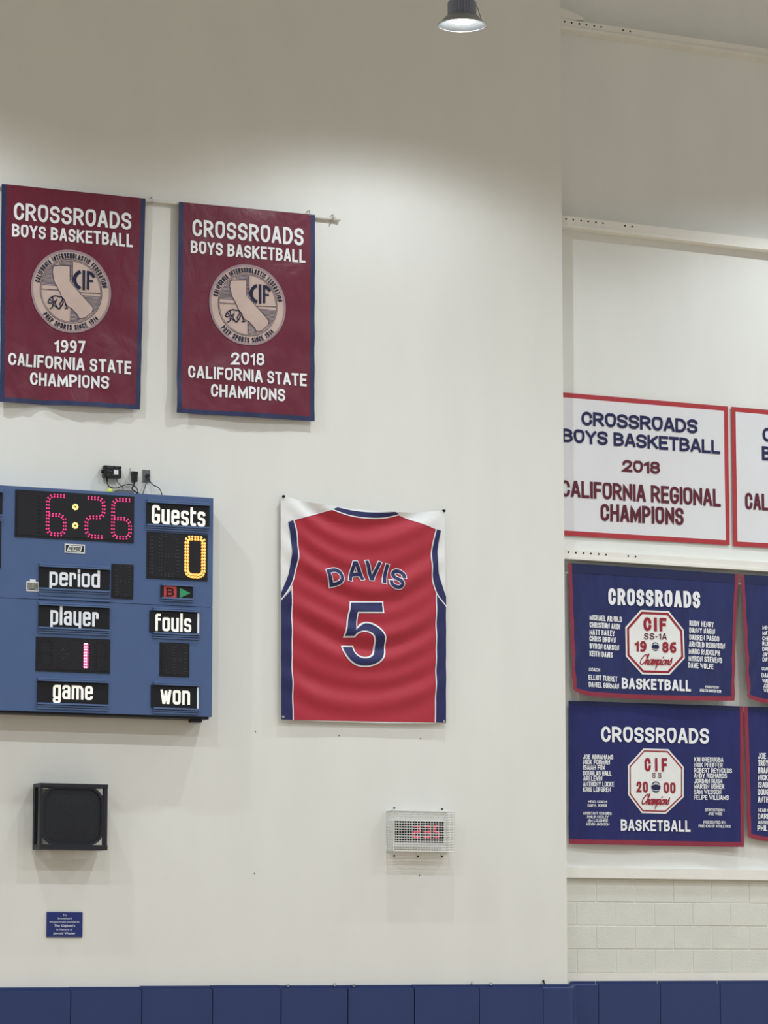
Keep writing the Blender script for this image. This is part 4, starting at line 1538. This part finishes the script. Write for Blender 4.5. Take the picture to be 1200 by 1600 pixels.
boxpart('sticker_picture', WL, q[0] + .007, q[1] - .007, q[2] + .008, q[3] - .008, BO + .002, BO + .004,
        mat('sticker_print', (128, 128, 122), .5, var=.7, vscale=26, stretch=(1, 1, 2.5)), d)
boxpart('sticker_tab', WL, q[0] + .03, q[0] + .078, q[3], q[3] + .018, BO - .001, BO + .003, M['white_plastic'], d)

# ------------------------------------------------------------------ boxes and cables above the scoreboard
q = WL.rect([(163.2, 727.2), (189.8, 728.6), (189.4, 746.8), (163, 745.6)], .07)
RX = thing('receiver_box', WL.P((q[0] + q[1]) / 2, q[2], 0), 'black wireless receiver box mounted on the wall above the scoreboard', 'receiver')
boxpart('box_body', WL, q[0], q[1], q[2], q[3], .012, .07, M['black_plastic'], RX, .01)
boxpart('mounting_foot', WL, q[0] + .02, q[1] - .02, q[2] + .02, q[3] - .02, .0005, .013, M['black_plastic'], RX)
w, hh = q[1] - q[0], q[3] - q[2]
boxpart('white_label', WL, q[0] + w * .56, q[0] + w * .82, q[2] + hh * .28, q[2] + hh * .68, .069, .0715, M['white_plastic'], RX)
b = MB()
for x, z in ((.18, .84), (.3, .84), (.42, .84), (.2, .55), (.36, .5), (.2, .2), (.45, .2), (.6, .2), (.8, .2), (.68, .84), (.88, .7)):
    b.box(WL, q[0] + w * x, q[0] + w * (x + .09), q[2] + hh * z, q[2] + hh * (z + .05), .069, .0712)
b.build('front_print', M['grey_plate'], RX)
b = MB()
b.tube([WL.P(q[0] - .016, q[2] + hh * .5, .04), WL.P(q[0] + .01, q[2] + hh * .5, .04)], .014, 10)
b.build('antenna_jack', M['black_plastic'], RX)
b = MB()
b.tube([WL.P(q[0] + .035, q[2] - .035, .04), WL.P(q[0] + .035, q[2] + .004, .04)], [.006, .010], 8)
b.build('cable_plug', M['black_plastic'], RX)


def cable(pts, r, m, label, off=.03):
    P = []
    for p in pts:
        o = p[2] if len(p) > 2 else off
        a, z = WL.az(p[0], p[1], o)
        P.append(WL.P(a, z, o))
    b = MB()
    b.tube(catmull(P, 6), r, 6)
    o = b.build('power_cable', m, None, smooth=True)
    return tag(o, label, 'cable', 'loose cables above the scoreboard')


def zc(x, y, o=.03):
    return (130 + x / 7.5, 710 + y / 7.5, o)


cable([zc(277, 318, .04), zc(290, 355), zc(320, 385), zc(375, 395), zc(430, 382), zc(490, 358), zc(550, 352), zc(595, 368), zc(630, 400), zc(640, 447, .06)], .0042, M['black_plastic'],
      'black cable looping from the receiver box to the adapter')
cable([zc(398, 285, .05), zc(400, 320), zc(430, 355), zc(460, 385), zc(464, 420, .06), zc(468, 446, .08)], .0036, M['grey_plate'], 'grey cable dropping from the right of the receiver box')
cable([zc(748, 258, .022), zc(745, 310, .03), zc(728, 370, .05), zc(708, 430, .09), zc(696, 476, .12)], .0042, M['black_plastic'], 'black cable running down left from the grey outlet plate')
cable([zc(750, 258, .022), zc(780, 315, .03), zc(820, 358, .04), zc(870, 382, .05), zc(905, 420, .07), zc(926, 484, .1)], .0042, M['black_plastic'], 'black cable curving down right from the grey outlet plate')
cable([zc(602, 322, .045), zc(590, 365, .05), zc(572, 400, .06), zc(600, 430, .08), zc(650, 462, .1)], .007, M['black_plastic'], 'thick black cord below the black plug adapter')

q = WL.rect([zc(697, 180)[:2], zc(783, 182)[:2], zc(783, 326)[:2], zc(697, 322)[:2]], .008)
OP = thing('outlet_plate', WL.P((q[0] + q[1]) / 2, q[2], 0), 'grey metal outlet plate on the wall above the scoreboard', 'outlet')
boxpart('cover_plate', WL, q[0], q[1], q[2], q[3], .0005, .009, M['grey_plate'], OP, .003)
ca, cz = (q[0] + q[1]) / 2 + .008, (q[2] + q[3]) / 2
b = MB()
b.tube([WL.P(ca, cz, .008), WL.P(ca, cz, .024)], .017, 12)
b.build('cable_bushing', M['black_plastic'], OP)

q = WL.rect([zc(570, 198)[:2], zc(646, 200)[:2], zc(640, 320)[:2], zc(578, 318)[:2]], .05)
AD = thing('plug_adapter', WL.P((q[0] + q[1]) / 2, q[2], 0), 'black plug adapter on the wall between the receiver box and outlet plate', 'adapter')
w, hh = q[1] - q[0], q[3] - q[2]
boxpart('adapter_head', WL, q[0], q[1], q[3] - hh * .36, q[3], .012, .05, M['black_plastic'], AD, .006)
boxpart('adapter_body', WL, q[0] + w * .1, q[1] - w * .12, q[2], q[3] - hh * .34, .012, .056, M['black_plastic'], AD, .006)
boxpart('wall_socket', WL, q[0] + w * .1, q[1] - w * .1, q[2] + .01, q[3] - .01, .0005, .013, M['grey_plate'], AD)
b = MB()
x = WL.az(*zc(552, 160, .01)[:2], .01)
x2 = WL.az(*zc(552, 225, .01)[:2], .01)
b.tube([WL.P(x[0], x[1], .006), WL.P(x2[0], x2[1], .006)], .003, 6)
b.build('pin', M['steel'], AD)
# tray and ball behind the top edge
a, z = WL.az(171.5, 765.5, .05)
b = MB()
N = 14
vs, fs = [], []
R = .027
zc0 = zt + R
for i in range(N + 1):
    for k in range(N):
        f1, f2 = math.pi * i / N, 2 * math.pi * k / N
        vs.append(WL.P(a + R * math.sin(f1) * math.cos(f2), zc0 + R * math.cos(f1), .05 + R * math.sin(f1) * math.sin(f2)))
for i in range(N):
    for k in range(N):
        fs.append((i * N + k, i * N + (k + 1) % N, (i + 1) * N + (k + 1) % N, (i + 1) * N + k))
b.add(vs, fs)
tag(b.build('tennis_ball', M['lime'], None, smooth=True), 'lime green ball resting on top of the scoreboard', 'ball')
a0t = WL.az(181.5, 766, .1)[0]
a1t = WL.az(206, 768, .1)[0]
b = MB()
b.box(WL, a0t, a1t, zt + .001, zt + .035, .04, .15)
tag(b.build('junction_tray', M['grey_plate'], None, bevel=.005), 'low grey box lying on top of the scoreboard below the adapter', 'box')

# ------------------------------------------------------------------ loudspeaker
SO = .215
q = WL.rect([(62.8, 1222.6), (169.1, 1226.3), (167.8, 1328.6), (62, 1326.6)], SO)
SP = thing('loudspeaker', WL.P((q[0] + q[1]) / 2, q[2], 0), 'black square loudspeaker in a metal frame below the scoreboard', 'speaker')
w, hh = q[1] - q[0], q[3] - q[2]
fr = .075 * hh
boxpart('top_bar', WL, q[0], q[1], q[3] - fr * .75, q[3], .03, SO, M['black_metal'], SP, .004)
boxpart('bottom_bar', WL, q[0] - .0, q[1], q[2], q[2] + fr, .03, SO, M['black_metal'], SP, .004)
for x0, x1 in ((q[0], q[0] + .022), (q[1] - .038, q[1] - .002)):
    boxpart('side_upright', WL, x0, x1, q[2] + fr, q[3] - fr * .75, SO - .035, SO - .004, M['black_metal'], SP, .003)
    xb = q[0] if x0 < (q[0] + q[1]) / 2 else q[1] - .03
    if x0 < (q[0] + q[1]) / 2:
        boxpart('rear_upright', WL, xb, xb + .03, q[2] + fr, q[3] - fr * .75, .03, .07, M['black_metal'], SP, .003)
boxpart('wall_bracket', WL, q[0] + w * .3, q[0] + w * .7, q[2] + hh * .2, q[3] - hh * .2, .0005, .035, M['black_metal'], SP, .003)
# grille: rounded square with open corners
gx0, gx1, gz0, gz1 = q[0] + .022, q[1] - .038, q[2] + fr, q[3] - fr * .75


def rsq(x0, x1, z0, z1, r, n=7):
    pts = []
    for cx, cz_, s in ((x1 - r, z1 - r, 0), (x0 + r, z1 - r, 90), (x0 + r, z0 + r, 180), (x1 - r, z0 + r, 270)):
        for k in range(n + 1):
            an = math.radians(s + 90 * k / n)
            pts.append((cx + r * math.cos(an), cz_ + r * math.sin(an)))
    return pts


rc = .125
outer = rsq(gx0 - .004, gx1 + .004, gz0 - .004, gz1 + .004, rc)
cen = ((gx0 + gx1) / 2, (gz0 + gz1) / 2)
b = MB()
ring_fill(b, outer, cen, lambda p: WL.P(p[0], p[1], SO - .022 + .010 * (1 - max(abs(p[0] - cen[0]) / (w / 2), abs(p[1] - cen[1]) / (hh / 2)) ** 2)), 0, .93, 6)
b.build('grille', M['mesh_black'], SP, smooth=True)
b = MB()
n = len(outer)
inner = [tuple(Vector(cen) + (Vector(p) - Vector(cen)) * .93) for p in outer]
vs = [WL.P(x, z, o) for ring, o in ((outer, SO - .03), (outer, SO - .008), (inner, SO - .008), (inner, SO - .02)) for x, z in ring]
fs = [(j * n + i, (j + 1) * n + i, (j + 1) * n + (i + 1) % n, j * n + (i + 1) % n) for j in range(3) for i in range(n)]
b.add(vs, fs)
b.build('grille_rim', M['black_metal'], SP)
# tapered horn box behind the grille
b = MB()
back = [tuple(Vector(cen) + (Vector(p) - Vector(cen)) * .40) for p in outer]
front = [tuple(Vector(cen) + (Vector(p) - Vector(cen)) * .90) for p in outer]
vs = [WL.P(x, z, SO - .03) for x, z in front] + [WL.P(x, z, .035) for x, z in back]
b.add(vs, [(i, n + i, n + (i + 1) % n, (i + 1) % n) for i in range(n)] + [tuple(range(2 * n - 1, n - 1, -1))])
b.build('horn_body', M['black_metal'], SP, smooth=False)

# ------------------------------------------------------------------ plaque
q = WL.rect([(73.2, 1424.9), (129.1, 1425.2), (128.8, 1464.6), (73, 1464.4)], .012)
PQ = thing('wall_plaque', WL.P((q[0] + q[1]) / 2, q[2], 0), 'small blue dedication plaque with white lettering below the loudspeaker', 'plaque')
boxpart('plaque_board', WL, q[0], q[1], q[2], q[3], .0005, .012, M['plaque_blue'], PQ, .003)


def font_text(mb, face, txt, u, v, hgt, W, lift, bold=0.0):
    """Text with its centre at photo column u, baseline v, cap height hgt and width W in photo pixels."""
    fc = bpy.data.curves.new('plaque_text', 'FONT')
    fc.body = txt
    fc.resolution_u = 2
    fc.offset = bold
    o = bpy.data.objects.new('plaque_text', fc)
    COL.objects.link(o)
    me = bpy.data.meshes.new_from_object(o.evaluated_get(bpy.context.evaluated_depsgraph_get()))
    xs = [p.co.x for p in me.vertices]
    x0, x1 = min(xs), max(xs)
    A, Bq = Vector(face.az(u - W / 2, v)), Vector(face.az(u + W / 2, v))
    T = Vector(face.az(u, v - hgt))
    H = T.y - A.y
    wd_ = Bq.x - A.x
    mb.add([face.pos(A.x + wd_ * (p.co.x - x0) / (x1 - x0), A.y + H * p.co.y / .7, lift) for p in me.vertices], [tuple(f.vertices) for f in me.polygons])
    bpy.data.objects.remove(o)
    bpy.data.curves.remove(fc)
    bpy.data.meshes.remove(me)


ff = Flat(WL, .012)
for txt, x, y, hgt, wd2, bold in (('The', 618, 245, 46, 95, 0), ('Scoreboard', 615, 318, 42, 325, 0), ('was generously provided by', 610, 398, 40, 700, 0), ("The Gigliotti's", 612, 494, 50, 490, .012),
                                  ('in Memory of', 608, 580, 42, 375, 0), ('Jerrold Wexler', 606, 670, 48, 520, .012)):
    b = MB()
    font_text(b, ff, txt, 60 + x / 15, 1415 + y / 15, hgt / 15, wd2 / 15, .002, bold)
    b.build('lettering', M['sign_plain'], PQ)

# ------------------------------------------------------------------ caged clock
CO = .15


def zk(x, y):
    return (600 + x / 10, 1255 + y / 10)


q = WL.rect([zk(165, 262), zk(942, 285), zk(935, 690), zk(165, 690)], .06)
CK = thing('digital_clock', WL.P((q[0] + q[1]) / 2, q[2], 0), 'digital wall clock with red digits inside the white wire cage', 'clock')
boxpart('clock_case', WL, q[0], q[1], q[2], q[3], .0005, .06, M['white_plastic'], CK, .006)
hh = q[3] - q[2]
fz0 = WL.az(*zk(500, 612), .062)[1]
boxpart('clock_face', WL, q[0] + .004, q[1] - .004, fz0, q[3] - .004, .058, .064, M['face_black'], CK, .002)
SEG = {'2': 'abged', '3': 'abgcd', '5': 'afgcd'}
for chh, x0, x1 in (('2', 462, 560), ('3', 622, 728), ('5', 782, 862)):
    A = Vector(WL.az(*zk(x0, 540), .065))
    Bq = Vector(WL.az(*zk(x1, 352), .065))
    t_ = .011
    X0, X1, Z0, Z1 = A.x + t_ / 2, Bq.x - t_ / 2, A.y + t_ / 2, Bq.y - t_ / 2
    Zm = (Z0 + Z1) / 2
    seg = {'a': ((X0, Z1), (X1, Z1)), 'b': ((X1, Zm), (X1, Z1)), 'c': ((X1, Z0), (X1, Zm)), 'd': ((X0, Z0), (X1, Z0)), 'e': ((X0, Z0), (X0, Zm)), 'f': ((X0, Zm), (X0, Z1)), 'g': ((X0, Zm), (X1, Zm))}
    b = MB()
    for s in SEG[chh]:
        put_ribbon(b, ribbon([Vector(seg[s][0]), Vector(seg[s][1])], t_), lambda p: WL.P(p.x, p.y, .0655))
    b.build('clock_digit', M['led_red'], CK)

q = WL.rect([zk(150, 112), zk(1103, 135), zk(1100, 752), zk(150, 752)], CO)
x0, x1, z0, z1 = q
WG = thing('wire_guard', WL.P((x0 + x1) / 2, z0, 0), 'white wire cage guarding the digital clock on the wall', 'wire guard')
wr = .0026
NX, NZ = 23, 16
r_ = .03


def ring_xz(ins):
    return x0 + ins, x1 - ins, z0 + ins, z1 - ins


b = MB()
xs = [x0 + (x1 - x0) * i / NX for i in range(NX + 1)]
zs_ = [z0 + (z1 - z0) * i / NZ for i in range(NZ + 1)]
for x in xs:
    b.tube([WL.P(x, z0 + .004, CO), WL.P(x, z1 - .004, CO)], wr, 5)
for z in zs_:
    b.tube([WL.P(x0 + .004, z, CO + .004), WL.P(x1 - .004, z, CO + .004)], wr, 5)
b.build('front_mesh', M['white_wire'], WG)
NO = 4
for nm, pts in (('top_mesh', 't'), ('bottom_mesh', 'b'), ('left_mesh', 'l'), ('right_mesh', 'r')):
    b = MB()
    if pts in 'tb':
        z = z1 if pts == 't' else z0
        for x in xs:
            b.tube([WL.P(x, z, .004), WL.P(x, z, CO)], wr, 5)
        for k in range(NO):
            o = .006 + (CO - .006) * k / NO
            b.tube([WL.P(x0, z, o), WL.P(x1, z, o)], wr, 5)
    else:
        x = x0 if pts == 'l' else x1
        for z in zs_:
            b.tube([WL.P(x, z, .004), WL.P(x, z, CO)], wr, 5)
        for k in range(NO):
            o = .006 + (CO - .006) * k / NO
            b.tube([WL.P(x, z0, o), WL.P(x, z1, o)], wr, 5)
    b.build(nm, M['white_wire'], WG)
b = MB()
for pth in ([(x0, z0), (x1, z0), (x1, z1), (x0, z1), (x0, z0)],):
    b.tube([WL.P(x, z, .006) for x, z in pth], .006, 8)
    b.tube([WL.P(x, z, CO) for x, z in pth], .0055, 8)
b.build('edge_wire', M['white_wire'], WG)
for u, v, s in ((160, 75, 1), (905, 92, 1), (158, 822, -1), (530, 832, -1), (905, 832, -1)):
    a, z = WL.az(*zk(u, v), .004)
    zz = z1 if s > 0 else z0
    b = MB()
    b.box(WL, a - .012, a + .012, min(z - .01, zz), max(z + .01, zz), .0005, .005)
    tb = b.build('mounting_tab', M['white_wire'], WG)
    b = MB()
    b.tube([WL.P(a, z, .004), WL.P(a, z, .010)], .008, 8)
    b.build('screw', M['hole'], tb)

# ------------------------------------------------------------------ high bay lamp
lx, lz = LAMP_X, LAMP_Z - .012
HB = thing('high_bay_lamp', (lx, LAMP_Y, lz), 'lit high bay lamp with bell reflector hanging at the top of the photo', 'lamp')
c = (lx, LAMP_Y, lz)
b = MB()
prof = [(.112, .086), (.140, .070), (.172, .036), (.198, .005), (.203, .0), (.198, .002), (.168, .036), (.136, .066), (.108, .082)]
b.lathe(c, prof, 48)
b.build('reflector', M['reflector'], HB, smooth=True)
b = MB()
ringp = [Vector(c) + Vector((.203 * math.cos(2 * math.pi * k / 48), .203 * math.sin(2 * math.pi * k / 48), 0)) for k in range(49)]
b.tube(ringp, .006, 8, cap=False)
b.build('rim', M['alu'], HB, smooth=True)
b = MB()
b.lathe(c, [(.0, .20), (.116, .20), (.120, .195), (.120, .088), (.116, .083), (0, .083)], 56, fins=.117)
b.build('heat_sink', M['fin_grey'], HB)
b = MB()
b.lathe(c, [(0, .42), (.08, .42), (.09, .40), (.09, .215), (.095, .21), (.095, .20), (0, .20)], 32)
b.build('driver_housing', M['fin_grey'], HB, smooth=False)
b = MB()
b.lathe(c, [(.118, .081), (.116, .056), (.098, .034), (.06, .022), (0, .018)], 32)
b.build('lens', M['lamp_lit'], HB, smooth=True)
b = MB()
b.tube([(lx, LAMP_Y, lz + .41), (lx, LAMP_Y, 12.6)], .012, 8)
b.build('hanging_cord', M['grey_plate'], HB)
b = MB()
hx = RT * .105
b.tube([(lx + hx.x, LAMP_Y + hx.y, lz + .195), (lx + hx.x * 1.25, LAMP_Y + hx.y * 1.25, lz + .15), (lx + hx.x * 1.55, LAMP_Y + hx.y * 1.55, lz + .045)], .003, 5)
b.build('safety_cable', M['grey_plate'], HB)
